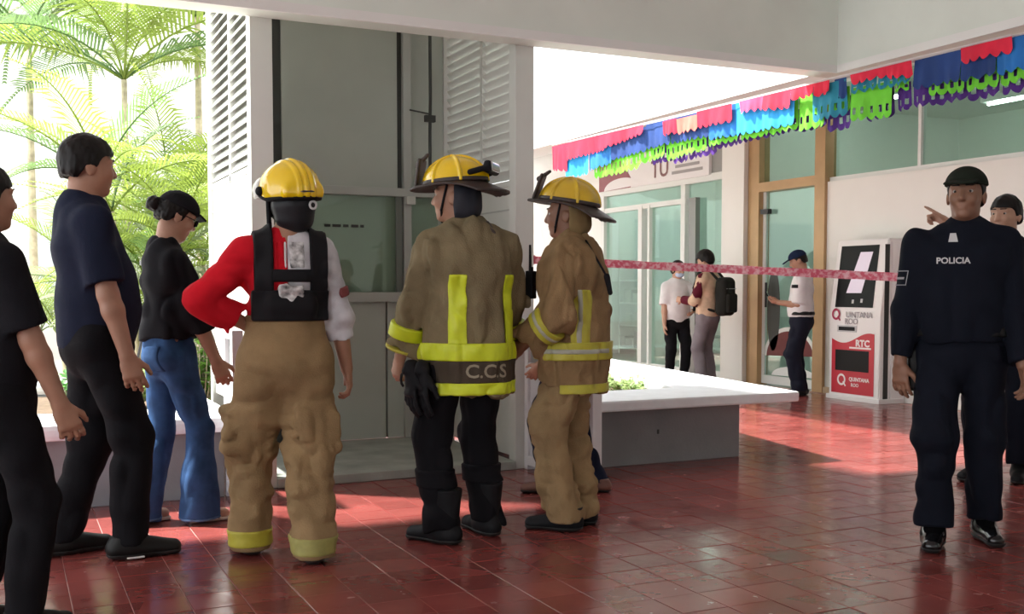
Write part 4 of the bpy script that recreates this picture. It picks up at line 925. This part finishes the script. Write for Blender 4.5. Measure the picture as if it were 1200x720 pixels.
q = Sh(); q.add(rbox((0, .112, .044), (.060, .026, .006), .006, np.array(Matrix.Rotation(-.35, 3, 'X'))), .01); hmesh(f, 'cap_visor', q, C_blkw, .005, cap_)
q = Sh()
for s_ in (-1, 1): q.add(seg((s_*.078, -.01, .012), (s_*.060, .088, .012), .0028, .0028), .002); q.add(rbox((s_*.033, .098, .004), (.026, .003, .018), .003), .002)
q.add(seg((-.012, .104, .012), (.012, .104, .012), .003, .003), .002); hmesh(f, 'glasses', q, C_web, .003)
# ---------------------------------------------------------------- firefighter with red and grey sleeves
f = figure('person', 'firefighter with red and grey sleeves and baggy tan trousers, hand on hip', 340, 652, -8, 1.68, footL=(-.165, .13, 14), footR=(.085, -.13, -10), pelvis=(-.01, .0), lean=(.0, -.02), twist=2, head=(20, 0, -3), hoff=(.02, .0), wristL=(-.175, .02, 1.045), elbL=(-1, -.35, .15), wristR=(.285, .06, .79), elbR=(.6, -1, 0), sw=.168)
make_body(f, SK[0], handL=dict(d=(.55, .45, -.55), n=(.8, -.5, .2), curl=.5, tv=(-.3, -1, .3)), handR=dict(curl=.55, n=(-1, .3, 0)))
T = top_sh(f, .004, hem=1.03, sleeve=(1.72, 1.42), rs=(.068, .068, .064), chestr=.158); collar(f, T, .064, z1=.05); T.noise(.005, (11, 11, 8), 31).noise(.004, (8, 8, 26), 32, lambda P: np.clip((np.abs(P[..., 0])-.20)/.05, 0, 1)).ridge(.010, (12, 12, 14), 33)
Tr = T.copy().cut(lambda P: P[..., 0]+.015); Tg = T.copy().cut(lambda P: -.015-P[..., 0])
obj('shirt_left_half', Tr.mesh('shirt_left_half', .008), C_red, f.root); obj('shirt_right_half', Tg.mesh('shirt_right_half', .008), C_grey, f.root)
limb_band(f, 'sleeve_badge', f.slv[1], 0, .55, .70, mat('badge_maroon', (.22, .05, .05), .7), .008, extra=lambda P, c=A3(f.sho[1].lerp(f.elb[1], .60)+Vector((.06, -.045, 0))): np.sqrt(((P-c)**2).sum(-1))-.040)
# black harness vest: two shoulder pads, cross bar, lumbar pad
def vest(lo_x, hi_x, z0, z1, nm, back=True, off=.022):
    return band(f, nm, T, C_web, [slab(0, lo_x, hi_x), slab(2, z0, z1), plane((0, 1, 0), .06)], off, .007)
for a, b2 in ((-.155, -.075), (.085, .165)): vest(a, b2, 1.10, 1.50, 'shoulder_strap')
vest(-.10, .11, 1.235, 1.29, 'cross_strap', off=.020)
q = T.copy().off(.024); q.add(seg((-.08, -.115, 1.13), (.08, -.115, 1.13), .052, .052, .7, (0, 0, 1)), .02); q.cut(slab(2, 1.065, 1.20)).cut(plane((0, 1, 0), -.03)).cut(slab(0, -.165, .17)); obj('lumbar_pad', q.mesh('lumbar_pad', .007), C_web, f.root)
q = T.copy().off(.030); q.cut(slab(0, -.055, .05)).cut(slab(2, 1.14, 1.22)).cut(plane((0, 1, 0), -.04)); q.noise(.012, (40, 10, 40), 37); pp = obj('printed_patch', q.mesh('printed_patch', .006), mat('patch_grey', (.50, .50, .50), .7, var=.95, vscale=26), f.root)
for k, (x0, x1, c) in enumerate(((-.075, -.055, C_red), (-.05, -.03, C_red), (-.028, -.018, mat('trim_white', (.75, .75, .75), .7)), (-.005, .06, mat('patch_grey', (.5, .5, .5), .7)))):
    band(f, 'back_stripe', T, c, [slab(0, x0, x1), slab(2, 1.295, 1.41), plane((0, 1, 0), 0)], .006, .006)
# baggy tan trousers
P3 = legs_sh(f, rh=.128, rk=.112, ra=.094, hem=.022, waist=1.085, o=.02, seat=.014); P3.add(seg(f.pel+Vector((0, 0, .05)), f.pel+Vector((0, 0, .25)), .168, .158, .76, (1, 0, 0)), .03); P3.ops = [o_ for o_ in P3.ops if o_[0] != 'c']
for i, sx in ((0, -1), (1, 1)):
    m_ = f.hip[i].lerp(f.knee[i], .82); P3.add(rbox(m_+Vector((sx*.105, -.01, 0)), (.032, .075, .095), .02), .03)
P3.cut(plane((0, 0, 1), 1.085)).cut(plane((0, 0, -1), -.022)); P3.ridge(.014, (15, 15, 18), 38, lambda P: np.clip((.85-P[..., 2])/.3, .1, 1)*np.clip((P[..., 2]-.03)/.22, .1, 1)).noise(.016, (6, 6, 10), 34, lambda P: np.clip((.95-P[..., 2])/.3, .1, 1)*np.clip((P[..., 2]-.03)/.22, .1, 1)).noise(.007, (14, 14, 20), 35, lambda P: np.clip((.8-P[..., 2])/.3, .05, 1)).ridge(.020, (7, 7, 9), 36, lambda P: np.clip((1.0-P[..., 2])/.3, .1, 1)*np.clip((P[..., 2]-.03)/.22, .1, 1))
obj('bunker_trousers', P3.mesh('bunker_trousers', .008), C_tan, f.root)
band(f, 'waistband', P3, cloth('turnout_tan_dark', (.22, .14, .07)), [slab(2, 1.06, 1.09)], .004)
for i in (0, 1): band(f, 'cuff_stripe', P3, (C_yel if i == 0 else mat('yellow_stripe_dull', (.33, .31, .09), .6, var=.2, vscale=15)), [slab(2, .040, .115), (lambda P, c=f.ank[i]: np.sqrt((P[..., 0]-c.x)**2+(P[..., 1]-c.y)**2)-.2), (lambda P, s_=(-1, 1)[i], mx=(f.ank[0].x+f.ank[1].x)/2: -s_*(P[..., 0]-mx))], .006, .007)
shoes(f, M_boot, M_sole, 1.04, .0)
# yellow rescue helmet with visor band, ear studs and dark flap
s = Sh(); s.add(ell((0, -.012, .045), (.122, .145, .125))); 
for k in (-.03, .0, .03):
    e = ell((0, -.012, .045), (.127, .151, .133 if k == 0 else .129)); s.add((lambda P, e=e, k=k: np.maximum(e[0](P), np.abs(P[..., 0]-k)-.008), e[1], e[2]), .008)
s.add(seg((-.075, -.125, .035), (.075, -.125, .035), .022, .022, .6, (0, 0, 1)), .03); s.cut(lambda P: (.012+.05*np.clip((P[..., 1]+.02)/.15, 0, 1))-P[..., 2])
hs = hmesh(f, 'helmet_shell', s, M_hy, .0045); hs.matrix_basis = f.hm @ Matrix.Translation((0, 0, -.004)) @ Matrix.Scale(1.08, 4)
e = ell((0, -.012, .045), (.126, .149, .128)); s = Sh(); s.add((lambda P: np.maximum(e[0](P), np.abs(P[..., 2]-.010-.05*np.clip((P[..., 1]+.02)/.15, 0, 1))-.008), e[1], e[2]), .004); hmesh(f, 'edge_trim', s, C_web, .0045, hs)
s = Sh(); s.add(ell((0, .055, .048), (.125, .110, .085))); s.cut(plane((0, -1, 0), -.035)).cut(plane((0, 0, -1), -.02)).cut(plane((0, 0, 1), .105)); hmesh(f, 'clear_visor', s, mat('visor_clear', (.62, .62, .58), .15), .005, hs)
for s_ in (-1, 1): q = Sh(); q.add(ell((s_*.125, .01, .045), (.016, .020, .020))); hmesh(f, 'visor_stud', q, C_web, .0045, hs)
e = ell((0, -.012, .045), (.1215, .152, .127)); q = Sh(); q.add((lambda P: np.maximum(e[0](P), np.maximum(np.abs(P[..., 2]-.034)-.004, np.abs(P[..., 0])-.035)), e[1], e[2]), .003); q.cut(plane((0, 1, 0), 0)); hmesh(f, 'rear_label', q, M_hb, .004, hs)
s = Sh(); s.add(ell((0, -.035, -.02), (.098, .105, .085)), .02); s.add(ell((0, -.045, -.085), (.082, .080, .060)), .03); s.cut(plane((0, 1, 0), .03)).cut(plane((0, 0, 1), .03)); s.noise(.005, (20, 20, 10), 3); fl_ = hmesh(f, 'neck_flap', s, mat('flap_black', (.009, .010, .013), .5, spec=.3), .005)
bm = bmesh.new(); tube(bm, [(.016*math.cos(a), 0, .016*math.sin(a)) for a in [2*PI*k/16 for k in range(17)]], .005, 6, False); obj('flap_ring', bm, mat('ring_white', (.6, .6, .6), .4), fl_, (.035, -.148, -.025))
chin_strap(f)
q = Sh(); q.add(seg((-.088, .03, .03), (-.085, .035, -.13), .009, .012), .01); hmesh(f, 'mask_strap', q, C_web)
# ---------------------------------------------------------------- firefighter with C.C.S coat
f = figure('person', 'firefighter in olive coat lettered C.C.S. with black trousers, face turned left', 548, 632, -20, 1.73, footL=(-.125, -.03, 38), footR=(.12, .06, 10), lean=(.0, .0), twist=-4, head=(54, 0, 0), hoff=(-.045, .04), wristL=(-.275, .17, .84), wristR=(.27, .17, .86), elbL=(-.7, -1, 0), elbR=(.7, -1, 0), sw=.172)
make_body(f, SK[0], handL=dict(curl=.8), handR=dict(curl=.7), jaw=1.05)
trousers(f, C_blk, rh=.105, rk=.085, ra=.080, hem=.06, fold=.009, seed=41)
shoes(f, M_boot, M_sole, 1.12, .16)
for i in (0, 1): band(f, 'trouser_cuff', f.tr, C_blk, [slab(2, .26, .34), (lambda P, s_=(-1, 1)[i]: -s_*P[..., 0])], .012, .008)
T = top_sh(f, .040, hem=.69, sleeve=1.86, rs=(.084, .086, .076), chestr=.178, sh=-.004, flat=.76, skirt=.225, hip=.01); collar(f, T, .082, z1=.075)
nz = ((.016, (7, 7, 3.0), 42), (.010, (15, 15, 6), 43), (.005, (30, 30, 16), 44))
for o_ in (T, f.torso_top):
    for n_ in nz: o_.noise(*n_)
    o_.ridge(.022, (9, 9, 3.6), 47).ridge(.010, (18, 18, 9), 48)
obj('turnout_coat', T.mesh('turnout_coat', .008), C_olive, f.root); TT = f.torso_top
lo, hi = (-.4, -.4, .6), (.4, .4, 1.5)
band(f, 'waist_stripe', TT, C_lime, [slab(2, .845, .925)], .007, .006); band(f, 'hem_stripe', TT, C_lime, [slab(2, .69, .745)], .007, .006)
lpn = band(f, 'letter_panel', TT, cloth('coat_dark_panel', (.075, .058, .042)), [slab(2, .745, .845)], .0045, .006); 
for x0, x1 in ((-.135, -.060), (.130, .200)): band(f, 'back_stripe', TT, C_lime, [slab(0, x0, x1), slab(2, .92, 1.235), plane((0, 1, 0), 0)], .008, .006)
for L in f.slv:
    limb_band(f, 'sleeve_stripe', L, 1, .40, .70, C_lime, .012, nz=nz[0]); limb_band(f, 'cuff_stripe', L, 1, .93, 1.0, C_yel, .010, nz=nz[0])
obj('lettering', decal(text_mesh('C.C.S', .085, 0, .0015), (.03, -.34, .797), (1, 0, 0), (0, 0, 1), (0, 1, 0), TT, .0075), mat('letter_tan', (.30, .26, .18), .6), lpn)
helmet_trad(f, M_hy, M_hb, -4); neck_flap(f, mat('flap_navy', (.014, .016, .026), .7), front=-.02); chin_strap(f)
q = Sh(); q.add(seg(f.shc+Vector((.07, -.075, .07)), f.shc+Vector((.10, -.12, .01)), .012, .010), .01); q.add(seg(f.shc+Vector((.10, -.12, .01)), f.shc+Vector((.06, -.11, .05)), .01, .008), .01); obj('collar_tab', q.mesh('collar_tab', .005), M_hb, f.root)
F2 = f
# gloves clipped to his belt
gl_ = thing('work_gloves', 'pair of black work gloves clipped at the hip of the C.C.S. coat', 'gloves', f.root.location, f.root.rotation_euler.z); gl_.scale = f.root.scale
for k, (dx, dy, yw) in enumerate(((-.275, -.02, 0), (-.235, -.06, .35))):
    q = Sh(); w = Vector((dx, dy, .80))
    q.add(seg(w+Vector((0, 0, .03)), w, .035, .045, .6, (math.cos(yw), math.sin(yw), 0)), .01)
    for pr, kk in hand_prims(w, (-.05, 0, -1), (1, .2, 0), 1, .22, 1.25, False, .10): q.add(pr, kk)
    q.noise(.003, (30, 30, 30), 46); obj('glove', q.mesh('glove', .006), C_web, gl_)
bm = bmesh.new(); tube(bm, [(-.30+.02*math.cos(a), -.0, .76+.035*math.sin(a)) for a in [-.5+k*.6 for k in range(9)]], .006, 6); obj('clip', bm, C_web, gl_)
# ---------------------------------------------------------------- firefighter in brown turnout gear
f = figure('person', 'firefighter in brown coat and matching trousers seen from the side', 670, 617, -72, 1.66, footL=(-.10, .0, 8), footR=(.09, -.03, -25), lean=(.0, .0), twist=0, head=(8, -2, 0), hoff=(0, .035), wristL=(-.22, .19, .94), elbL=(-.35, -1, 0), wristR=(.20, .17, .94), sw=.17)
make_body(f, SK[2], handL=dict(curl=1.0), handR=dict(curl=1.0))
T = top_sh(f, .040, hem=.70, sleeve=1.88, rs=(.086, .092, .078), chestr=.168, sh=-.004, flat=.80, skirt=.200); collar(f, T, .078, z1=.085)
nz = ((.014, (7, 7, 4), 52), (.011, (14, 14, 8), 53), (.005, (30, 30, 18), 54))
zc = lambda P: (.70+.13*np.clip((P[..., 1]+.03)/.2, 0, 1))-P[..., 2]            # hem drops at the back
for o_ in (T, f.torso_top):
    o_.cut(zc)
    for n_ in nz: o_.noise(*n_)
    o_.ridge(.022, (9, 9, 3.6), 47).ridge(.010, (18, 18, 9), 48)
obj('turnout_coat', T.mesh('turnout_coat', .008), C_brown, f.root); TT = f.torso_top
band(f, 'waist_stripe', TT, C_yel, [slab(2, .865, .955)], .013, .006); band(f, 'silver_stripe', TT, C_sil, [slab(2, .897, .923)], .016, .006)
band(f, 'hem_stripe', TT, C_yel, [slab(2, .70, .745), plane((0, 1, 0), .0)], .007, .006)
for y0, y1, m_, of in ((-.135, -.055, C_yel, .008), (-.108, -.082, C_sil, .010)): band(f, 'side_stripe', TT, m_, [slab(1, y0, y1), slab(2, .95, 1.215), plane((1, 0, 0), -.05)], of, .006)
for L in f.slv: limb_band(f, 'sleeve_stripe', L, 1, .20, .52, C_yel, .012, nz=nz[0]); limb_band(f, 'silver_stripe', L, 1, .31, .41, C_sil, .014, nz=nz[0])
PT = legs_sh(f, rh=.112, rk=.098, ra=.092, hem=.05, waist=1.0, o=.02); PT.ridge(.020, (7, 7, 10), 57).ridge(.010, (16, 16, 18), 58).noise(.011, (7, 7, 11), 55).noise(.006, (15, 15, 22), 56, lambda P: np.clip((.6-P[..., 2])/.3, .1, 1)); obj('bunker_trousers', PT.mesh('bunker_trousers', .008), C_tan, f.root)
shoes(f, M_boot, M_sole, 1.14, .03)
helmet_trad(f, M_cam, M_hb, 11, False); neck_flap(f, cloth('flap_tan', (.24, .17, .08)), front=-.03); chin_strap(f)
q = Sh(); q.add(seg(f.shc+Vector((-.06, -.09, .06)), f.shc+Vector((-.10, -.21, -.12)), .006, .006), .004); q.add(seg(f.shc+Vector((-.10, -.21, -.12)), f.shc+Vector((-.09, -.225, -.20)), .016, .012), .004); obj('gear_cord', q.mesh('gear_cord', .005), C_web, f.root)
# his two-way radio
rd = thing('two_way_radio', 'black two-way radio with antenna on the chest of the brown coat', 'radio', f.root.location, f.root.rotation_euler.z); rd.scale = f.root.scale
obj('radio_case', box(-.165, -.105, .155, .195, 1.17, 1.31, .008), C_web, rd); obj('antenna', tube(bmesh.new(), [(-.145, .175, 1.31), (-.145, .176, 1.44)], [.009, .006], 8), C_web, rd); obj('volume_knob', tube(bmesh.new(), [(-.12, .175, 1.31), (-.12, .175, 1.33)], .008, 8), C_web, rd)
# ---------------------------------------------------------------- bystander hidden behind him
f = figure('person', 'bystander in dark clothes and brown shoes hidden behind the brown coat', 660, 577, -80, 1.46, footL=(-.06, .09, 5), footR=(.06, -.24, -15), wristL=(-.16, .12, .9), wristR=(.16, .12, .9), sw=.14)
make_body(f, SK[0], h=.010); trousers(f, C_navy, rh=.09, rk=.07, ra=.062, h=.011); T = top_sh(f, .012, hem=.9, sleeve=1.8, rs=(.058, .054, .045)); T.noise(.005, (10, 10, 7), 61); obj('shirt', T.mesh('shirt', .011), C_navy, f.root); shoes(f, mat('shoe_brown', (.16, .07, .05), .5), M_sole, 1.05, h=.008); hair(f, M_hair, h=.008)
# ---------------------------------------------------------------- police officer
C_pol = cloth('police_navy', (.007, .009, .016)); M_white_txt = mat('patch_white', (.6, .6, .6), .6)
f = figure('person', 'police officer in dark navy uniform and cap with hand at the thigh', 1120, 637, 176, 1.73, footL=(-.13, -.14, 12), footR=(.10, .06, -6), lean=(.0, -.02), head=(-14, 2, 0), hoff=(-.01, .03), wristR=(.265, .06, .79), elbR=(.9, -.6, 0), wristL=(-.26, .08, .80), sw=.175)
make_body(f, SK[2], handR=dict(curl=.3, d=(-.05, .05, -1), n=(-.5, -.8, 0)), handL=dict(curl=.4))
trousers(f, C_pol, rh=.105, rk=.082, ra=.078, hem=.10, fold=.008, seed=71); shoes(f, mat('boot_polished', (.008, .008, .009), .12), M_sole, 1.1, .12)
T = top_sh(f, .026, belly=.015, hem=.93, sleeve=1.92, rs=(.076, .070, .054), chestr=.170, sh=.0); collar(f, T, .076, z1=.065); T.noise(.007, (9, 9, 6), 72).ridge(.014, (9, 9, 6), 73); obj('jacket', T.mesh('jacket', .008), C_pol, f.root); TT = f.torso_top
obj('chest_lettering', decal(text_mesh('POLICIA', .038, 0, .001), (.045, .42, 1.295), (-1, 0, 0), (0, 0, 1), (0, -1, 0), T, .004), M_white_txt, f.root)
bm = bmesh.new(); poly(bm, [(-.02, -.02, 0), (.02, -.02, 0), (.012, .02, 0), (-.012, .02, 0)]); mm_ = bpy.data.meshes.new('x'); bm.to_mesh(mm_); bm.free(); obj('collar_badge', decal(mm_, (.045, .42, 1.40), (-1, 0, 0), (0, 0, 1), (0, -1, 0), T, .005), M_white_txt, f.root)
bm = bmesh.new()
for (x0, x1, y0, y1) in ((-.04, .04, .03, .034), (-.04, .04, -.034, -.03), (-.04, -.036, -.03, .03), (.036, .04, -.03, .03), (-.025, .025, -.006, .004)): poly(bm, [(x0, y0, 0), (x1, y0, 0), (x1, y1, 0), (x0, y1, 0)])
mm_ = bpy.data.meshes.new('x'); bm.to_mesh(mm_); bm.free(); obj('sleeve_patch', decal(mm_, (.40, .20, 1.22), (-.75, .66, 0), (0, 0, 1), (-.66, -.75, 0), T, .005), mat('patch_grey_line', (.32, .32, .34), .6), f.root)
band(f, 'belt', f.tr, M_shoe, [slab(2, .955, .999)], .03, .007)
hair(f, M_hair, length=-.01, front=.05, vol=.006)
q = Sh(); q.add(ell((0, -.006, .042), (.092, .110, .090)), .01); q.cut(plane((0, 0, -1), -.042)); cp = hmesh(f, 'cap', q, cloth('cap_dark', (.015, .020, .014))); q = Sh(); q.add(rbox((0, .130, .046), (.068, .050, .006), .006, np.array(Matrix.Rotation(-.25, 3, 'X'))), .01); hmesh(f, 'cap_visor', q, MATS['cap_dark'], .005, cp)
q = Sh(); q.add(rbox((.19, -.02, .80), (.035, .06, .10), .02), .01); q.add(rbox((.205, -.01, .90), (.02, .04, .03), .012), .01); obj('holster', q.mesh('holster', .008), M_shoe, f.root)
# ---------------------------------------------------------------- pointing colleague behind
f = figure('person', 'second officer behind the first, arm raised and finger pointing', 1172, 562, 196, 1.75, head=(-10, 0, 0), wristR=(.27, .20, 1.55), elbR=(.8, .3, -.8), wristL=(-.25, .06, .8), footL=(-.1, -.05, 10), footR=(.12, .05, -10), sw=.18)
make_body(f, SK[1], h=.008, handR=dict(d=(.75, .1, .45), n=(.2, .6, -.7), point=True, curl=1.1, size=1.05)); trousers(f, C_pol, rh=.10, rk=.08, ra=.075, h=.011, hem=.10, seed=81); shoes(f, M_boot, M_sole, 1.08, .12, .008)
T = top_sh(f, .022, hem=.93, sleeve=1.85, rs=(.074, .066, .052)); collar(f, T, .066); T.noise(.006, (9, 9, 7), 82); obj('jacket', T.mesh('jacket', .010), C_pol, f.root); hair(f, M_hair, h=.008)
# ---------------------------------------------------------------- three people by the far wall
def at_wall(px, F): d = ray(px, 338); d2_ = Vector((d.x, d.y)); k = F/(d.x*math.sin(YAW)+d.y*math.cos(YAW)); return (d.x*k, d.y*k, 0)
C_wh = cloth('white_shirt', (.72, .70, .72), .06)
f = figure('person', 'woman in white short sleeved top and face mask by the shopfront', 793, 445, 158, 1.52, loc=at_wall(793, 13.3), head=(22, -14, 0), hoff=(0, .04), wristL=(-.15, .25, 1.02), wristR=(.22, .10, .82), sw=.16, elbL=(-1, -.3, -.3))
make_body(f, SK[1], h=.010, female=True); trousers(f, C_blk, rh=.10, rk=.075, ra=.06, h=.012, seat=.01); shoes(f, M_shoe, M_sole, h=.009)
T = top_sh(f, .022, belly=.012, hem=.86, sleeve=.9, rs=(.068, .078), chestr=.155, hip=.006); T.noise(.006, (10, 10, 7), 91); obj('blouse', T.mesh('blouse', .010), C_wh, f.root); hair(f, M_hair, length=-.09, front=.06, vol=.016, back=-.16, h=.008)
q = Sh(); q.add(ell((0, .045, -.052), (.064, .068, .050))); q.cut(plane((0, -1, 0), -.02)).cut(plane((0, 0, 1), -.012)); hmesh(f, 'face_mask', q, mat('mask_blue', (.45, .55, .75), .7), .006)
ph = thing('mobile_phone', 'dark phone in the hand of the masked woman', 'phone', f.root.location, f.root.rotation_euler.z); ph.scale = f.root.scale
W_ = f.wri[0]; obj('phone_body', box(W_.x-.02, W_.x+.05, W_.y+.09, W_.y+.10, W_.z+.0, W_.z+.14, .004), C_web, ph); obj('phone_screen', box(W_.x-.016, W_.x+.046, W_.y+.088, W_.y+.0905, W_.z+.006, W_.z+.134), mat('phone_glass', (.05, .06, .08), .1), ph)
f = figure('person', 'student with grey trousers and maroon sleeve carrying a backpack', 832, 445, -62, 1.63, loc=at_wall(830, 12.8), head=(4, -18, 0), hoff=(0, .05), wristL=(-.14, .30, 1.10), elbL=(-.5, -.5, -1), wristR=(.14, .30, 1.10), elbR=(.5, -.5, -1), sw=.165)
make_body(f, SK[1], h=.010, handL=dict(curl=.8), handR=dict(curl=.8)); trousers(f, cloth('grey_trouser', (.20, .18, .20)), rh=.10, rk=.080, ra=.072, h=.012, seed=94); shoes(f, M_shoe, M_sole, h=.009)
T = top_sh(f, .020, hem=.89, sleeve=1.85, rs=(.068, .062, .05)); T.noise(.006, (10, 10, 7), 92)
Ts = Sh(); Ts.adds([p for L in f.slv for p in L], .02).off(.003); Ts.noise(.005, (12, 12, 9), 95)
obj('shirt', T.mesh('shirt', .010), cloth('cream_shirt', (.58, .42, .30), .2), f.root); obj('maroon_sleeves', Ts.mesh('maroon_sleeves', .010), cloth('maroon_sleeve', (.10, .012, .025)), f.root)
hair(f, M_hair, length=-.02, front=.045, vol=.026, h=.008, back=-.07)
bp_ = thing('backpack', 'black backpack on the back of the student in grey trousers', 'backpack', f.root.location, f.root.rotation_euler.z); bp_.scale = f.root.scale
q = Sh(); q.add(rbox((0, -.235, 1.14), (.15, .085, .24), .07), .02); q.noise(.008, (9, 9, 9), 96); obj('main_bag', q.mesh('main_bag', .010), cloth('bag_black', (.020, .020, .018)), bp_)
q = Sh(); q.add(rbox((0, -.325, 1.06), (.12, .030, .12), .03), .02); obj('front_pocket', q.mesh('front_pocket', .008), MATS['bag_black'], bp_)
for s_ in (-1, 1):
    bm = bmesh.new(); tube(bm, [(s_*.09, -.17, 1.36), (s_*.10, -.06, 1.475), (s_*.11, .075, 1.44), (s_*.13, .135, 1.25), (s_*.16, .07, 1.02), (s_*.13, -.16, .96)], .018, 8); obj('shoulder_strap', bm, MATS['bag_black'], bp_, smooth=True)
obj('zip_line', box(-.13, .13, -.322, -.318, 1.235, 1.243), mat('zip_grey', (.3, .3, .3), .4), bp_)
f = figure('person', 'guard in white shirt and navy cap looking at a phone by the tan door', 940, 465, -84, 1.60, loc=at_wall(940, 11.75), head=(4, -22, 0), hoff=(0, .05), wristL=(-.09, .26, 1.10), elbL=(-.3, -1, -.6), wristR=(.09, .26, 1.10), elbR=(.3, -1, -.6), sw=.16)
make_body(f, SK[0], h=.009, handL=dict(curl=.7, n=(.4, 0, .9)), handR=dict(curl=.7, n=(-.4, 0, .9))); trousers(f, cloth('guard_navy', (.014, .016, .028)), rh=.110, rk=.088, ra=.08, h=.012, seat=.012, seed=98); shoes(f, M_shoe, M_sole, h=.008)
T = top_sh(f, .022, belly=.015, hem=.93, sleeve=.92, rs=(.070, .080), chestr=.160); collar(f, T, .062, z1=.045); T.noise(.006, (10, 10, 7), 97); obj('white_shirt', T.mesh('white_shirt', .009), C_wh, f.root); hair(f, M_hair, vol=.006, h=.008)
band(f, 'belt', f.tr, M_shoe, [slab(2, .955, .999)], .025, .009)
band(f, 'chest_badge', T, C_web, [slab(2, 1.27, 1.31), slab(1, .02, .11), plane((1, 0, 0), -.06)], .006, .006)
q = Sh(); q.add(ell((0, -.006, .040), (.092, .110, .090)), .01); q.cut(plane((0, 0, -1), -.036)); cp = hmesh(f, 'cap', q, cloth('cap_navy', (.012, .022, .060)), .006); q = Sh(); q.add(rbox((0, .132, .040), (.068, .050, .006), .006, np.array(Matrix.Rotation(-.25, 3, 'X'))), .01); hmesh(f, 'cap_visor', q, MATS['cap_navy'], .005, cp)
q = Sh(); q.add(rbox(f.sho[0]+Vector((.02, -.02, .075)), (.022, .018, .045), .008)); obj('shoulder_microphone', q.mesh('shoulder_microphone', .006), C_web, f.root)
ph = thing('mobile_phone', 'dark phone in the hands of the guard in white shirt', 'phone', f.root.location, f.root.rotation_euler.z); ph.scale = f.root.scale
obj('phone_body', box(-.036, .036, .35, .36, 1.11, 1.25, .004, Matrix.Translation((0, .35, 1.11)) @ Matrix.Rotation(-.5, 4, 'X') @ Matrix.Translation((0, -.35, -1.11))), C_web, ph)
obj('phone_screen', box(-.032, .032, .348, .351, 1.116, 1.244, 0, Matrix.Translation((0, .35, 1.11)) @ Matrix.Rotation(-.5, 4, 'X') @ Matrix.Translation((0, -.35, -1.11))), MATS['phone_glass'], ph)
